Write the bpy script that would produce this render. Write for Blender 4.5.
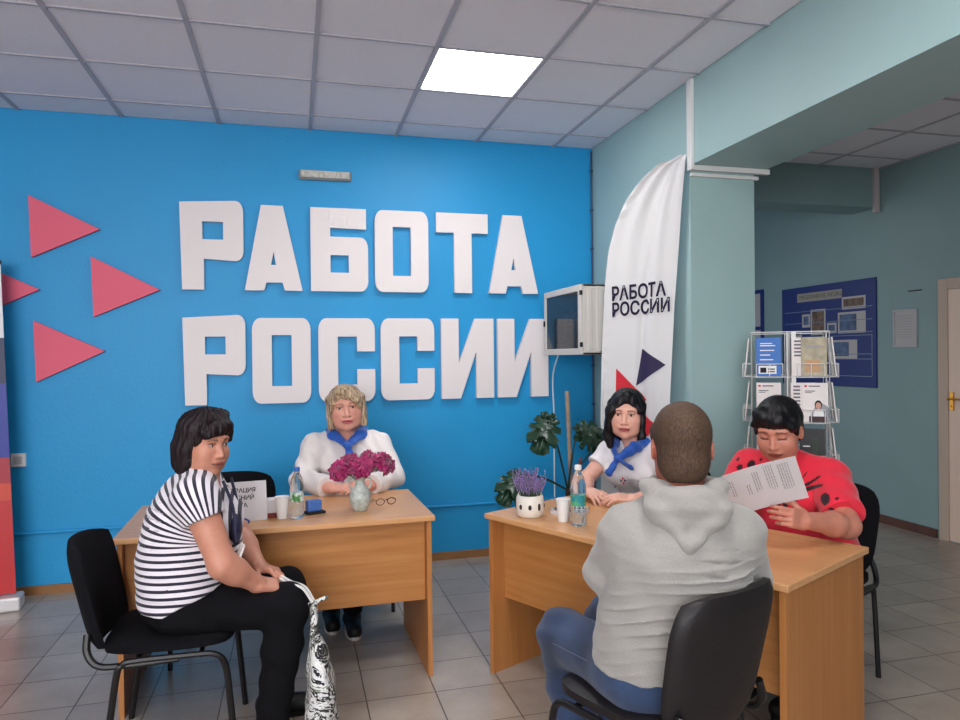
import bpy, math, random
import numpy as np
from mathutils import Matrix, Vector
random.seed(7); np.random.seed(7)
for o in list(bpy.data.objects): bpy.data.objects.remove(o)
SC = bpy.context.scene
COL = SC.collection
# ---------------- camera ----------------
F_, YAW, PIT, ROL, HC = 705.28, .2575, .0056, -.0107, 1.489
cy, sy, cp, sp, cr, sr = math.cos(YAW), math.sin(YAW), math.cos(PIT), math.sin(PIT), math.cos(ROL), math.sin(ROL)
_xc = np.array([cy, -sy, 0.]); _yc = np.array([sy, cy, 0.]); _z = np.array([0., 0., 1.])
_d = _yc*cp - _z*sp; _zz = _z*cp + _yc*sp
_X = _xc*cr + _zz*sr; _Z = -_xc*sr + _zz*cr
cam = bpy.data.cameras.new('camera'); camo = bpy.data.objects.new('camera', cam); COL.objects.link(camo)
cam.sensor_width = 36; cam.lens = F_/960*36; cam.clip_start = .05
M = Matrix.Identity(4)
for i in range(3):
    M[i][0] = _X[i]; M[i][1] = _Z[i]; M[i][2] = -_d[i]
M[0][3], M[1][3], M[2][3] = 0, 0, HC
camo.matrix_world = M
SC.camera = camo
# ---------------- light ----------------
W = bpy.data.worlds.new('world'); SC.world = W; W.use_nodes = True
W.node_tree.nodes['Background'].inputs[0].default_value = (.90, .93, 1, 1)
W.node_tree.nodes['Background'].inputs[1].default_value = .9
def area(name, loc, rot, sx, sy_, power, col):
    l = bpy.data.lights.new(name, 'AREA'); l.shape = 'RECTANGLE'; l.size = sx; l.size_y = sy_; l.energy = power; l.color = col
    o = bpy.data.objects.new(name, l); o.location = loc; o.rotation_euler = rot; COL.objects.link(o); return o
area('window_light', (-1.9, -3.6, 1.9), (math.radians(91), 0, math.radians(-8)), 3.4, 1.8, 165, (.95, .96, 1))
SC.view_settings.view_transform = 'Standard'; SC.view_settings.look = 'None'
SC.view_settings.exposure = 0.45; SC.view_settings.gamma = 1; SC.view_settings.use_curve_mapping = False

# ---------------- helpers ----------------
def lin(c):
    return tuple(((v/255)/12.92 if v/255 <= .04045 else ((v/255+.055)/1.055)**2.4) for v in c)
MATS = {}
def mat(name, rgb, rough=.6, metal=0., bump=0., bscale=60., noise=0., nscale=4., alpha=None, trans=0., emit=None, spec=.5, sheen=0., sub=0., coat=0., stretch=None, ior=1.45):
    if name in MATS: return MATS[name]
    m = bpy.data.materials.new(name); m.use_nodes = True; nt = m.node_tree; N = nt.nodes; L = nt.links
    b = N['Principled BSDF']; c = lin(rgb)+(1,)
    b.inputs['Base Color'].default_value = c
    b.inputs['Roughness'].default_value = rough; b.inputs['Metallic'].default_value = metal
    b.inputs['Specular IOR Level'].default_value = spec; b.inputs['Transmission Weight'].default_value = trans
    b.inputs['Sheen Weight'].default_value = sheen; b.inputs['Coat Weight'].default_value = coat; b.inputs['IOR'].default_value = ior
    if sub: b.inputs['Subsurface Weight'].default_value = sub; b.inputs['Subsurface Scale'].default_value = .02
    if alpha is not None: b.inputs['Alpha'].default_value = alpha
    if emit: b.inputs['Emission Color'].default_value = c; b.inputs['Emission Strength'].default_value = emit
    tc = N.new('ShaderNodeTexCoord'); src = tc.outputs['Object']
    if stretch:
        mp = N.new('ShaderNodeMapping'); mp.inputs['Scale'].default_value = stretch; L.new(src, mp.inputs[0]); src = mp.outputs[0]
    if noise:
        n = N.new('ShaderNodeTexNoise'); n.inputs['Scale'].default_value = nscale; n.inputs['Detail'].default_value = 5; L.new(src, n.inputs[0])
        r = N.new('ShaderNodeValToRGB'); r.color_ramp.elements[0].position = .3; r.color_ramp.elements[1].position = .7
        r.color_ramp.elements[0].color = tuple(v*(1-noise) for v in c[:3])+(1,); r.color_ramp.elements[1].color = tuple(min(1, v*(1+noise)) for v in c[:3])+(1,)
        L.new(n.outputs[0], r.inputs[0]); L.new(r.outputs[0], b.inputs['Base Color'])
    if bump:
        n = N.new('ShaderNodeTexNoise'); n.inputs['Scale'].default_value = bscale; n.inputs['Detail'].default_value = 3; L.new(src, n.inputs[0])
        bp = N.new('ShaderNodeBump'); bp.inputs['Strength'].default_value = bump; bp.inputs['Distance'].default_value = .01
        L.new(n.outputs[0], bp.inputs['Height']); L.new(bp.outputs[0], b.inputs['Normal'])
    MATS[name] = m; return m

class MB:
    def __init__(s): s.v = []; s.f = []; s.m = []; s.cur = 0
    def add(s, vs, fs, mi=None):
        o = len(s.v); s.v += [tuple(map(float, p)) for p in vs]; s.f += [tuple(i+o for i in f) for f in fs]; s.m += [s.cur if mi is None else mi]*len(fs)
    def box(s, lo, hi, R=None, c=None):
        (a, b, c0), (d, e, f) = lo, hi
        vs = [(a, b, c0), (d, b, c0), (d, e, c0), (a, e, c0), (a, b, f), (d, b, f), (d, e, f), (a, e, f)]
        if R is not None: vs = [tuple(np.array(c)+R@np.array(p)) for p in vs]
        s.add(vs, [(0, 3, 2, 1), (4, 5, 6, 7), (0, 1, 5, 4), (1, 2, 6, 5), (2, 3, 7, 6), (3, 0, 4, 7)])
    def tube(s, pts, r, n=10, cap=True):
        P = [np.array(p, float) for p in pts]; R = r if isinstance(r, (list, tuple)) else [r]*len(P)
        t0 = P[1]-P[0]; t0 /= np.linalg.norm(t0)
        u = np.cross(t0, [0, 0, 1.]);
        if np.linalg.norm(u) < .1: u = np.cross(t0, [1., 0, 0])
        u /= np.linalg.norm(u); vs = []
        for i, p in enumerate(P):
            t = (P[min(i+1, len(P)-1)]-P[max(i-1, 0)]); t /= np.linalg.norm(t)
            u = u-t*(u@t); u /= np.linalg.norm(u); w = np.cross(t, u)
            for k in range(n):
                a = 2*math.pi*k/n; vs.append(p+R[i]*(u*math.cos(a)+w*math.sin(a)))
        fs = [(i*n+k, i*n+(k+1) % n, (i+1)*n+(k+1) % n, (i+1)*n+k) for i in range(len(P)-1) for k in range(n)]
        if cap: fs += [tuple(range(n-1, -1, -1)), tuple(range((len(P)-1)*n, len(P)*n))]
        s.add(vs, fs)
    def lathe(s, prof, c=(0, 0, 0), n=28, sx=1, sy_=1):
        vs = []; fs = []
        for r, z in prof:
            for k in range(n):
                a = 2*math.pi*k/n; vs.append((c[0]+r*sx*math.cos(a), c[1]+r*sy_*math.sin(a), c[2]+z))
        for i in range(len(prof)-1):
            for k in range(n): fs.append((i*n+k, i*n+(k+1) % n, (i+1)*n+(k+1) % n, (i+1)*n+k))
        if prof[0][0] > 1e-4: fs.append(tuple(range(n-1, -1, -1)))
        if prof[-1][0] > 1e-4: fs.append(tuple(range((len(prof)-1)*n, len(prof)*n)))
        s.add(vs, fs)
    def ico(s, c, r, R=None, n=12, m=8):
        c = np.array(c, float); r = np.array(r if hasattr(r, '__len__') else [r]*3, float); R = np.eye(3) if R is None else R
        vs = [c+R@(r*np.array([0, 0, 1.]))]
        for i in range(1, m):
            for k in range(n):
                t = math.pi*i/m; a = 2*math.pi*k/n; vs.append(c+R@(r*np.array([math.sin(t)*math.cos(a), math.sin(t)*math.sin(a), math.cos(t)])))
        vs.append(c+R@(r*np.array([0, 0, -1.]))); fs = []
        for k in range(n): fs.append((0, 1+k, 1+(k+1) % n)); fs.append((len(vs)-1, 1+(m-2)*n+(k+1) % n, 1+(m-2)*n+k))
        for i in range(m-2):
            for k in range(n): fs.append((1+i*n+k, 1+(i+1)*n+k, 1+(i+1)*n+(k+1) % n, 1+i*n+(k+1) % n))
        s.add(vs, fs)
    def build(s, name, mats, parent=None, smooth=False, bevel=0, seg=2, loc=None, angle=40, off=None):
        me = bpy.data.meshes.new(name)
        l = np.array(loc if loc is not None else (off if off is not None else (0, 0, 0)), float)
        me.from_pydata([tuple(np.array(p)-l) for p in s.v], [], s.f); me.update()
        for m in (mats if isinstance(mats, (list, tuple)) else [mats]): me.materials.append(m)
        me.polygons.foreach_set('material_index', s.m)
        if smooth:
            me.polygons.foreach_set('use_smooth', [True]*len(me.polygons))
            if angle < 180: me.set_sharp_from_angle(angle=math.radians(angle))
        o = bpy.data.objects.new(name, me); COL.objects.link(o)
        if loc is not None: o.location = loc
        if parent is not None: o.parent = parent
        if bevel:
            b = o.modifiers.new('bevel', 'BEVEL'); b.width = bevel; b.segments = seg; b.limit_method = 'ANGLE'
        return o
def tag(o, label=None, cat=None, group=None, kind=None):
    if label: o['label'] = label
    if cat: o['category'] = cat
    if group: o['group'] = group
    if kind: o['kind'] = kind
    return o
def struct(o): o['kind'] = 'structure'; return o
def empty(name, loc, rz=0, label=None, cat=None, group=None):
    o = bpy.data.objects.new(name, None); o.empty_display_size = .1; o.location = loc; o.rotation_euler = (0, 0, rz); COL.objects.link(o)
    return tag(o, label, cat, group)
def copy_tree(o, parent=None):
    c = o.copy(); COL.objects.link(c)
    if parent is not None: c.parent = parent
    for ch in [x for x in COL.objects if x.parent == o]: copy_tree(ch, c)
    return c
def Rz(a): return np.array([[math.cos(a), -math.sin(a), 0], [math.sin(a), math.cos(a), 0], [0, 0, 1.]])
def Rx(a): return np.array([[1., 0, 0], [0, math.cos(a), -math.sin(a)], [0, math.sin(a), math.cos(a)]])
def Ry(a): return np.array([[math.cos(a), 0, math.sin(a)], [0, 1., 0], [-math.sin(a), 0, math.cos(a)]])
def bez(pts, n=8):
    P = [np.array(p, float) for p in pts]; P = [2*P[0]-P[1]]+P+[2*P[-1]-P[-2]]; out = []
    for i in range(1, len(P)-2):
        for k in range(n):
            t = k/n; out.append(.5*((2*P[i])+(-P[i-1]+P[i+1])*t+(2*P[i-1]-5*P[i]+4*P[i+1]-P[i+2])*t*t+(-P[i-1]+3*P[i]-3*P[i+1]+P[i+2])*t**3))
    out.append(P[-2]); return out
def eval_mesh(o):
    dg = bpy.context.evaluated_depsgraph_get(); me = bpy.data.meshes.new_from_object(o.evaluated_get(dg)); return me
def curve_mesh(loops, depth):
    """filled 2D outline(s) extruded: verts/faces lists; x,y in plane, z = 0..depth"""
    cu = bpy.data.curves.new('tmp', 'CURVE'); cu.dimensions = '2D'; cu.fill_mode = 'BOTH'; cu.extrude = depth/2
    for lp in loops:
        sp_ = cu.splines.new('POLY'); sp_.points.add(len(lp)-1)
        for p, q in zip(sp_.points, lp): p.co = (q[0], q[1], 0, 1)
        sp_.use_cyclic_u = True
    o = bpy.data.objects.new('tmp', cu); COL.objects.link(o); me = eval_mesh(o)
    vs = [(v.co.x, v.co.y, v.co.z+depth/2) for v in me.vertices]; fs = [tuple(p.vertices) for p in me.polygons]
    bpy.data.objects.remove(o); bpy.data.meshes.remove(me); return vs, fs
def text_mesh(txt, size, depth=.0005, align='LEFT', bold=0):
    cu = bpy.data.curves.new('tmp', 'FONT'); cu.body = txt; cu.size = size; cu.extrude = depth/2; cu.align_x = align; cu.offset = bold; cu.resolution_u = 2
    o = bpy.data.objects.new('tmp', cu); COL.objects.link(o); me = eval_mesh(o)
    vs = [(v.co.x, v.co.y, v.co.z+depth/2) for v in me.vertices]; fs = [tuple(p.vertices) for p in me.polygons]
    bpy.data.objects.remove(o); bpy.data.meshes.remove(me); return vs, fs
def place(mb, vf, O, X, Y, mi=None, sx=1, sy_=1):
    """map plane coords to world: O + x X + y Y + z (X x Y)"""
    O, X, Y = np.array(O, float), np.array(X, float), np.array(Y, float); Z = np.cross(X, Y)
    mb.add([O+X*v[0]*sx+Y*v[1]*sy_+Z*v[2] for v in vf[0]], vf[1], mi)
def quad(mb, O, X, Y, x0, y0, x1, y1, off, mi=None):
    O, X, Y = np.array(O, float), np.array(X, float), np.array(Y, float); Z = np.cross(X, Y)*off
    mb.add([O+X*a+Y*b+Z for a, b in ((x0, y0), (x1, y0), (x1, y1), (x0, y1))], [(0, 1, 2, 3)], mi)

# ---------------- materials of the room ----------------
def floor_mat():
    m = bpy.data.materials.new('floor tiles'); m.use_nodes = True; nt = m.node_tree; N = nt.nodes; L = nt.links; b = N['Principled BSDF']
    tc = N.new('ShaderNodeTexCoord'); mp = N.new('ShaderNodeMapping'); mp.inputs['Location'].default_value = (-.285, -3.075, 0); L.new(tc.outputs['Object'], mp.inputs[0])
    br = N.new('ShaderNodeTexBrick'); br.offset = 0; br.squash = 1
    br.inputs['Scale'].default_value = 1; br.inputs['Brick Width'].default_value = .3045; br.inputs['Row Height'].default_value = .3045
    br.inputs['Mortar Size'].default_value = .0032; br.inputs['Mortar Smooth'].default_value = .3; br.inputs['Bias'].default_value = 0
    br.inputs['Color1'].default_value = lin((178, 166, 154))+(1,); br.inputs['Color2'].default_value = lin((164, 152, 142))+(1,); br.inputs['Mortar'].default_value = lin((92, 80, 72))+(1,)
    L.new(mp.outputs[0], br.inputs[0])
    n = N.new('ShaderNodeTexNoise'); n.inputs['Scale'].default_value = 3.5; n.inputs['Detail'].default_value = 8; n.inputs['Roughness'].default_value = .65; L.new(tc.outputs['Object'], n.inputs[0])
    r = N.new('ShaderNodeValToRGB'); r.color_ramp.elements[0].position = .35; r.color_ramp.elements[1].position = .65
    r.color_ramp.elements[0].color = (.80, .77, .74, 1); r.color_ramp.elements[1].color = (1, 1, 1, 1); L.new(n.outputs[0], r.inputs[0])
    mx = N.new('ShaderNodeMix'); mx.data_type = 'RGBA'; mx.blend_type = 'MULTIPLY'; mx.inputs[0].default_value = 1
    L.new(br.outputs[0], mx.inputs[6]); L.new(r.outputs[0], mx.inputs[7]); L.new(mx.outputs[2], b.inputs['Base Color'])
    b.inputs['Roughness'].default_value = .28; b.inputs['Specular IOR Level'].default_value = .5
    bp = N.new('ShaderNodeBump'); bp.inputs['Strength'].default_value = .35; bp.inputs['Distance'].default_value = .002; bp.invert = True
    L.new(br.outputs['Fac'], bp.inputs['Height']); L.new(bp.outputs[0], b.inputs['Normal']); return m
def wood_mat(name, c1, c2, axis, rough=.38):
    m = bpy.data.materials.new(name); m.use_nodes = True; nt = m.node_tree; N = nt.nodes; L = nt.links; b = N['Principled BSDF']
    tc = N.new('ShaderNodeTexCoord'); mp = N.new('ShaderNodeMapping'); s = [26, 26, 26]; s[axis] = 1.3; mp.inputs['Scale'].default_value = s; L.new(tc.outputs['Object'], mp.inputs[0])
    n = N.new('ShaderNodeTexNoise'); n.inputs['Scale'].default_value = 1.6; n.inputs['Detail'].default_value = 6; n.inputs['Distortion'].default_value = .6; L.new(mp.outputs[0], n.inputs[0])
    r = N.new('ShaderNodeValToRGB'); r.color_ramp.elements[0].position = .3; r.color_ramp.elements[1].position = .72
    r.color_ramp.elements[0].color = lin(c1)+(1,); r.color_ramp.elements[1].color = lin(c2)+(1,); L.new(n.outputs[0], r.inputs[0]); L.new(r.outputs[0], b.inputs['Base Color'])
    b.inputs['Roughness'].default_value = rough; return m
M_floor = floor_mat()
M_ceil = mat('ceiling tile', (232, 229, 236), .85, bump=.25, bscale=140, noise=.035, nscale=220)
M_grid = mat('ceiling grid', (176, 174, 184), .6)
M_blue = mat('blue wall paint', (30, 152, 212), .5, bump=.12, bscale=45, noise=.03, nscale=2)
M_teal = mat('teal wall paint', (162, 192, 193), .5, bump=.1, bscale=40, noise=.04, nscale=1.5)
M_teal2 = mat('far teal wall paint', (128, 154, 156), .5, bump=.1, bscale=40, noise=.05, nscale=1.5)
M_white = mat('white plastic', (226, 226, 226), .45)
M_letter = mat('white foam board', (236, 228, 228), .7, bump=.05, bscale=200)
M_pink = mat('pink foam board', (232, 104, 128), .7, bump=.05, bscale=200)
M_skirt = mat('brown skirting', (150, 106, 66), .5, noise=.15, nscale=8)
M_skirt2 = mat('dark skirting', (84, 52, 42), .5, noise=.15, nscale=8)
M_black = mat('black', (16, 16, 18), .6)
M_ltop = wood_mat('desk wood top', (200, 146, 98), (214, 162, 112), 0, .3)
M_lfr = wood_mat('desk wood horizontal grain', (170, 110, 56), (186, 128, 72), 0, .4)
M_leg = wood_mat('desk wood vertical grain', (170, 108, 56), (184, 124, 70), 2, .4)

# ---------------- room shell ----------------
D = 5.069; ZC = 3.08; XW = 2.25; PY = 3.677; BZ = 2.59; XF = 4.94
def bx(name, lo, hi, m, bevel=0):
    b = MB(); b.box(lo, hi); return struct(b.build(name, m, bevel=bevel))
bx('floor', (-4.2, -4.2, -.1), (XF+.1, 8.2, 0), M_floor)
bx('wall_back', (-4.2, D, 0), (XW+.43, D+.12, ZC+.1), M_blue)
bx('wall_right', (XW, PY, 0), (XW+.43, D, ZC+.05), M_teal)
bx('trim_1', (XW, -4.2, BZ), (XW+.5, PY, ZC+.05), M_teal)          # the ceiling beam
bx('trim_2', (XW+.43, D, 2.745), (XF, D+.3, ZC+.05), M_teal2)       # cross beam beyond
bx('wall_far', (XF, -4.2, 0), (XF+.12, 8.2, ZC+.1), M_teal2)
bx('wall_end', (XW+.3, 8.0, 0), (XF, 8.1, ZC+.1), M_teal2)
bx('wall_left', (-4.3, -4.2, 0), (-4.2, D, ZC+.1), mat('cream paint', (200, 200, 190), .7))
b = MB()   # rear wall with a wide window opening
b.box((-4.2, -4.3, 0), (XF, -4.2, .85)); b.box((-4.2, -4.3, 2.85), (XF, -4.2, ZC+.1)); b.box((-4.2, -4.3, .85), (-3.8, -4.2, 2.85)); b.box((1.2, -4.3, .85), (XF, -4.2, 2.85))
struct(b.build('wall_rear', mat('cream paint', (200, 200, 190), .7)))
# ceiling: tiles + hanging grid as real bars
PX0, PY0, TS = -1.074, 4.759, .6
def ceiling(name, x0, x1, y0, y1, holes=()):
    b = MB(); b.cur = 0
    xs = sorted({x0, x1}|{PX0+TS*k for k in range(-12, 16) if x0 < PX0+TS*k < x1}); ys = sorted({y0, y1}|{PY0-TS*k for k in range(-8, 20) if y0 < PY0-TS*k < y1})
    for i in range(len(xs)-1):
        for j in range(len(ys)-1):
            cx_, cy_ = (xs[i]+xs[i+1])/2, (ys[j]+ys[j+1])/2
            if any(h[0] < cx_ < h[0]+TS and h[1] < cy_ < h[1]+TS for h in holes): continue
            b.box((xs[i]+.008, ys[j]+.008, ZC+.004), (xs[i+1]-.008, ys[j+1]-.008, ZC+.02))
    b.box((x0, y0, ZC+.0201), (x1, y1, ZC+.06)); b.cur = 1
    for x in xs[1:-1]: b.box((x-.012, y0, ZC-.004), (x+.012, y1, ZC+.012))
    for y in ys[1:-1]: b.box((x0, y-.008, ZC-.003), (x1, y+.008, ZC+.0125))
    return struct(b.build(name, [M_ceil, M_grid]))
LP = [(PX0+TS*3, PY0-TS*2), (PX0+TS*3, PY0-TS*6), (PX0-TS*1, PY0-TS*6), (PX0-TS, PY0-TS*9), (PX0+TS*3, PY0-TS*9)]
holes = [(x, y) for x, y in LP]
ceiling('ceiling', -4.2, XW, -4.2, D, holes)
ceiling('ceiling_side', XW+.5, XF, -4.2, D)
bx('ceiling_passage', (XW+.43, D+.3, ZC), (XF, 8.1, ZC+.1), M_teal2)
M_panel = mat('lamp diffuser', (255, 252, 250), .4, emit=16.0)
def lamp(x, y, label, group=None):
    e = empty('ceiling_light', (x+.3, y+.3, ZC-.002), 0, label, 'ceiling light', group)
    b = MB(); b.box((-.28, -.28, .004), (.28, .28, .012)); b.build('diffuser', M_panel, e)
    b = MB()
    for s in (-1, 1): b.box((s*.29-.01, -.3, .0), (s*.29+.01, .3, .02)); b.box((-.28, s*.29-.01, .0), (.28, s*.29+.01, .02))
    b.build('frame', mat('lamp frame', (235, 235, 235), .4), e); return e
for i, (x, y) in enumerate(LP):
    lamp(x, y, 'square recessed LED panel glowing white in the tiled ceiling' if i == 0 else 'square LED ceiling panel outside the frame, '+['', 'overhead just right of the camera', 'overhead left of the camera', 'rear left, nearest the window', 'rear right, nearest the window'][i], None if i == 0 else 'ceiling panels out of frame')
# skirting, cable ducts, wall pipe
bx('baseboard_back', (-4.2, D-.018, 0), (XW, D, .055), M_skirt)
bx('baseboard_right', (XW-.018, PY, 0), (XW, D-.018, .055), M_skirt)
bx('baseboard_far', (XF-.018, 4.5, 0), (XF, 8.0, .07), M_skirt2)
bx('baseboard_pier', (XW-.018, PY-.018, 0), (XW+.43, PY, .055), M_skirt)
bx('trim_3', (XW-.022, PY-.05, BZ-.035), (XW, PY+.0, ZC), M_white, .003)
bx('trim_4', (XW-.005, PY-.03, BZ-.032), (XW+.52, PY+.0, BZ-.001), M_white, .003)
bx('trim_5', (XW-.004, PY-.02, BZ-.066), (XW+.45, PY+.0, BZ-.046), M_white, .003)
bx('trim_6', (XF-.06, D-.03, 2.70), (XF-.01, D+.0, ZC), mat('duct grey', (190, 180, 180), .5), .003)
b = MB(); b.tube([(XW-.014, D-.014, .06), (XW-.014, D-.014, ZC-.02)], .007, 6)
for k in range(9): b.box((XW-.026, D-.022, .5+k*.3), (XW-.004, D-.004, .515+k*.3))
struct(b.build('trim_7', mat('corner cable', (40, 70, 110), .5)))
b = MB(); b.tube([(-4.2, D-.010, .393), (XW, D-.010, .393)], .011, 8); struct(b.build('trim_8', M_blue, smooth=True))
# ---------------- SDF modelling engine (people) ----------------
SENT = .09
def smin(a, b, k):
    h = np.maximum(k-np.abs(a-b), 0)/k; return np.minimum(a, b)-h*h*k*.25
def smax(a, b, k): return -smin(-a, -b, k)
class Field:
    def __init__(s, lo, hi, h, fine=()):
        """fine: list of (lo, hi, step) boxes where the axes get denser"""
        s.ax = []
        for a in range(3):
            x = lo[a]; out = []
            while x < hi[a]:
                out.append(x); st = h
                for fl, fh, fs in fine:
                    if fl[a] <= x < fh[a]: st = min(st, fs)
                x += st
            s.ax.append(np.array(out, np.float32))
        s.g = np.full([len(a) for a in s.ax], SENT, np.float32)
    def sub(s, lo, hi, m):
        sl = [slice(max(0, int(np.searchsorted(s.ax[a], lo[a]-m))), int(np.searchsorted(s.ax[a], hi[a]+m))) for a in range(3)]
        if any(q.stop <= q.start for q in sl): return None, None
        X, Y, Z = [s.ax[a][sl[a]] for a in range(3)]
        return tuple(sl), (X[:, None, None], Y[None, :, None], Z[None, None, :])
    def op(s, prim, k=.02, mode='+'):
        fn, lo, hi = prim; sl, P = s.sub(lo, hi, .07 if mode == '+' else max(k, .03))
        if sl is None: return
        d = fn(*P)
        if mode == '+': s.g[sl] = smin(s.g[sl], np.minimum(d, SENT), k)
        elif mode == '-': s.g[sl] = smax(s.g[sl], -d, k)
    def warp(s, fn):
        X, Y, Z = s.ax; s.g += fn(X[:, None, None], Y[None, :, None], Z[None, None, :]).astype(np.float32)
    def cut(s, p, n, lo=None, hi=None):
        """remove the half-space (P-p).n > 0, inside the given box only"""
        if lo is None: lo, hi = [a[0] for a in s.ax], [a[-1]+1 for a in s.ax]
        sl, P = s.sub(lo, hi, 0)
        if sl is None: return
        n = np.array(n, float); n /= np.linalg.norm(n)
        s.g[sl] = np.maximum(s.g[sl], (P[0]-p[0])*n[0]+(P[1]-p[1])*n[1]+(P[2]-p[2])*n[2])
    def mesh(s):
        g = s.g; g[0] = g[-1] = SENT; g[:, 0] = g[:, -1] = SENT; g[:, :, 0] = g[:, :, -1] = SENT
        ins = g < 0; nx, ny, nz = g.shape
        cnt = np.zeros((nx-1, ny-1, nz-1), np.int8)
        for i in (0, 1):
            for j in (0, 1):
                for k in (0, 1): cnt += ins[i:nx-1+i, j:ny-1+j, k:nz-1+k]
        act = (cnt > 0) & (cnt < 8); idx = np.argwhere(act); vid = np.full(act.shape, -1, np.int64); vid[act] = np.arange(len(idx))
        acc = np.zeros((len(idx), 3)); num = np.zeros(len(idx))
        I, J, K = idx.T; A = [a.astype(np.float64) for a in s.ax]
        for c0 in [(i, j, k) for i in (0, 1) for j in (0, 1) for k in (0, 1)]:
            for a in range(3):
                if c0[a]: continue
                c1 = list(c0); c1[a] = 1
                v0 = g[I+c0[0], J+c0[1], K+c0[2]].astype(float); v1 = g[I+c1[0], J+c1[1], K+c1[2]].astype(float)
                m = (v0 < 0) != (v1 < 0); t = np.where(m, v0/np.where(v0 == v1, 1, v0-v1), 0)
                p0 = np.stack([A[0][I+c0[0]], A[1][J+c0[1]], A[2][K+c0[2]]], 1); p1 = np.stack([A[0][I+c1[0]], A[1][J+c1[1]], A[2][K+c1[2]]], 1)
                acc += np.where(m[:, None], p0+(p1-p0)*t[:, None], 0); num += m
        V = acc/num[:, None]; Fs = []
        for a in range(3):
            sl0 = [slice(None)]*3; sl1 = [slice(None)]*3; sl0[a] = slice(0, -1); sl1[a] = slice(1, None)
            e0 = ins[tuple(sl0)]; e1 = ins[tuple(sl1)]; E_ = np.argwhere(e0 != e1)
            b_, c_ = (a+1) % 3, (a+2) % 3
            ok = (E_[:, b_] > 0) & (E_[:, c_] > 0); E_ = E_[ok]
            q = []
            for db, dc in ((-1, -1), (0, -1), (0, 0), (-1, 0)):
                t = E_.copy(); t[:, b_] += db; t[:, c_] += dc; q.append(vid[t[:, 0], t[:, 1], t[:, 2]])
            q = np.stack(q, 1); fl = ~e0[tuple(E_.T)]
            q[fl] = q[fl][:, ::-1]; Fs.append(q)
        return V, np.concatenate(Fs)
def mesh_np(name, V, Fq, mats, parent=None, loc=(0, 0, 0), smooth_iter=1, tint=None, attr=None, fmat=None):
    if smooth_iter:
        e = np.concatenate([Fq[:, [0, 1]], Fq[:, [1, 2]], Fq[:, [2, 3]], Fq[:, [3, 0]]]); n = len(V)
        for it in range(smooth_iter):
            for lam in (.5, -.52 if smooth_iter > 1 else 0):
                if not lam: continue
                S = np.zeros_like(V); c = np.bincount(e[:, 0], minlength=n)+np.bincount(e[:, 1], minlength=n)
                for a in range(3): S[:, a] = np.bincount(e[:, 0], V[e[:, 1], a], n)+np.bincount(e[:, 1], V[e[:, 0], a], n)
                V = V+lam*(S/c[:, None]-V)
    me = bpy.data.meshes.new(name); me.vertices.add(len(V)); L = np.array(loc, float)
    me.vertices.foreach_set('co', (V-L).astype(np.float32).ravel())
    me.loops.add(len(Fq)*4); me.loops.foreach_set('vertex_index', Fq.astype(np.int32).ravel())
    me.polygons.add(len(Fq)); me.polygons.foreach_set('loop_start', np.arange(0, len(Fq)*4, 4, dtype=np.int32))
    me.polygons.foreach_set('use_smooth', np.ones(len(Fq), bool)); 
    for m in (mats if isinstance(mats, list) else [mats]): me.materials.append(m)
    if fmat is not None:
        C = V[Fq].mean(1); me.polygons.foreach_set('material_index', fmat(C).astype(np.int32))
    me.update(calc_edges=True); me.validate()
    if tint is not None:
        c = tint(V); at_ = me.color_attributes.new('tint', 'FLOAT_COLOR', 'POINT'); at_.data.foreach_set('color', np.concatenate([c, np.ones((len(V), 1))], 1).astype(np.float32).ravel())
    if attr is not None:
        at_ = me.attributes.new('coord', 'FLOAT', 'POINT'); at_.data.foreach_set('value', attr(V).astype(np.float32))
    o = bpy.data.objects.new(name, me); COL.objects.link(o)
    if parent is not None: o.parent = parent
    else: o.location = loc
    return o
V3 = lambda *a: np.array(a, float)
def nrm(v): v = np.array(v, float); return v/np.linalg.norm(v)
def ell(c, r, R=None):
    c = np.array(c, float); r = np.array(r if hasattr(r, '__len__') else [r]*3, float); R = np.eye(3) if R is None else R
    ext = np.sqrt(((R*r)**2).sum(1))
    def f(X, Y, Z):
        x, y, z = X-c[0], Y-c[1], Z-c[2]; q = [R[0, i]*x+R[1, i]*y+R[2, i]*z for i in range(3)]
        k0 = np.sqrt(sum((q[i]/r[i])**2 for i in range(3))); k1 = np.sqrt(sum((q[i]/r[i]**2)**2 for i in range(3)))+1e-9
        return k0*(k0-1)/k1
    return f, c-ext, c+ext
def cone(a, b, ra, rb, sq=None):
    """round cone; sq=(axis vector, factor) flattens it along an axis"""
    a, b = np.array(a, float), np.array(b, float); ab = b-a; L2 = ab@ab; m = max(ra, rb)
    def f(X, Y, Z):
        x, y, z = X-a[0], Y-a[1], Z-a[2]; h = np.clip((x*ab[0]+y*ab[1]+z*ab[2])/L2, 0, 1)
        x, y, z = x-ab[0]*h, y-ab[1]*h, z-ab[2]*h
        d2 = x*x+y*y+z*z
        if sq is not None:
            n, fac = sq; w = x*n[0]+y*n[1]+z*n[2]; d2 = d2+w*w*(1/fac**2-1)
        return np.sqrt(d2)-(ra+(rb-ra)*h)
    return f, np.minimum(a, b)-m, np.maximum(a, b)+m
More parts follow.
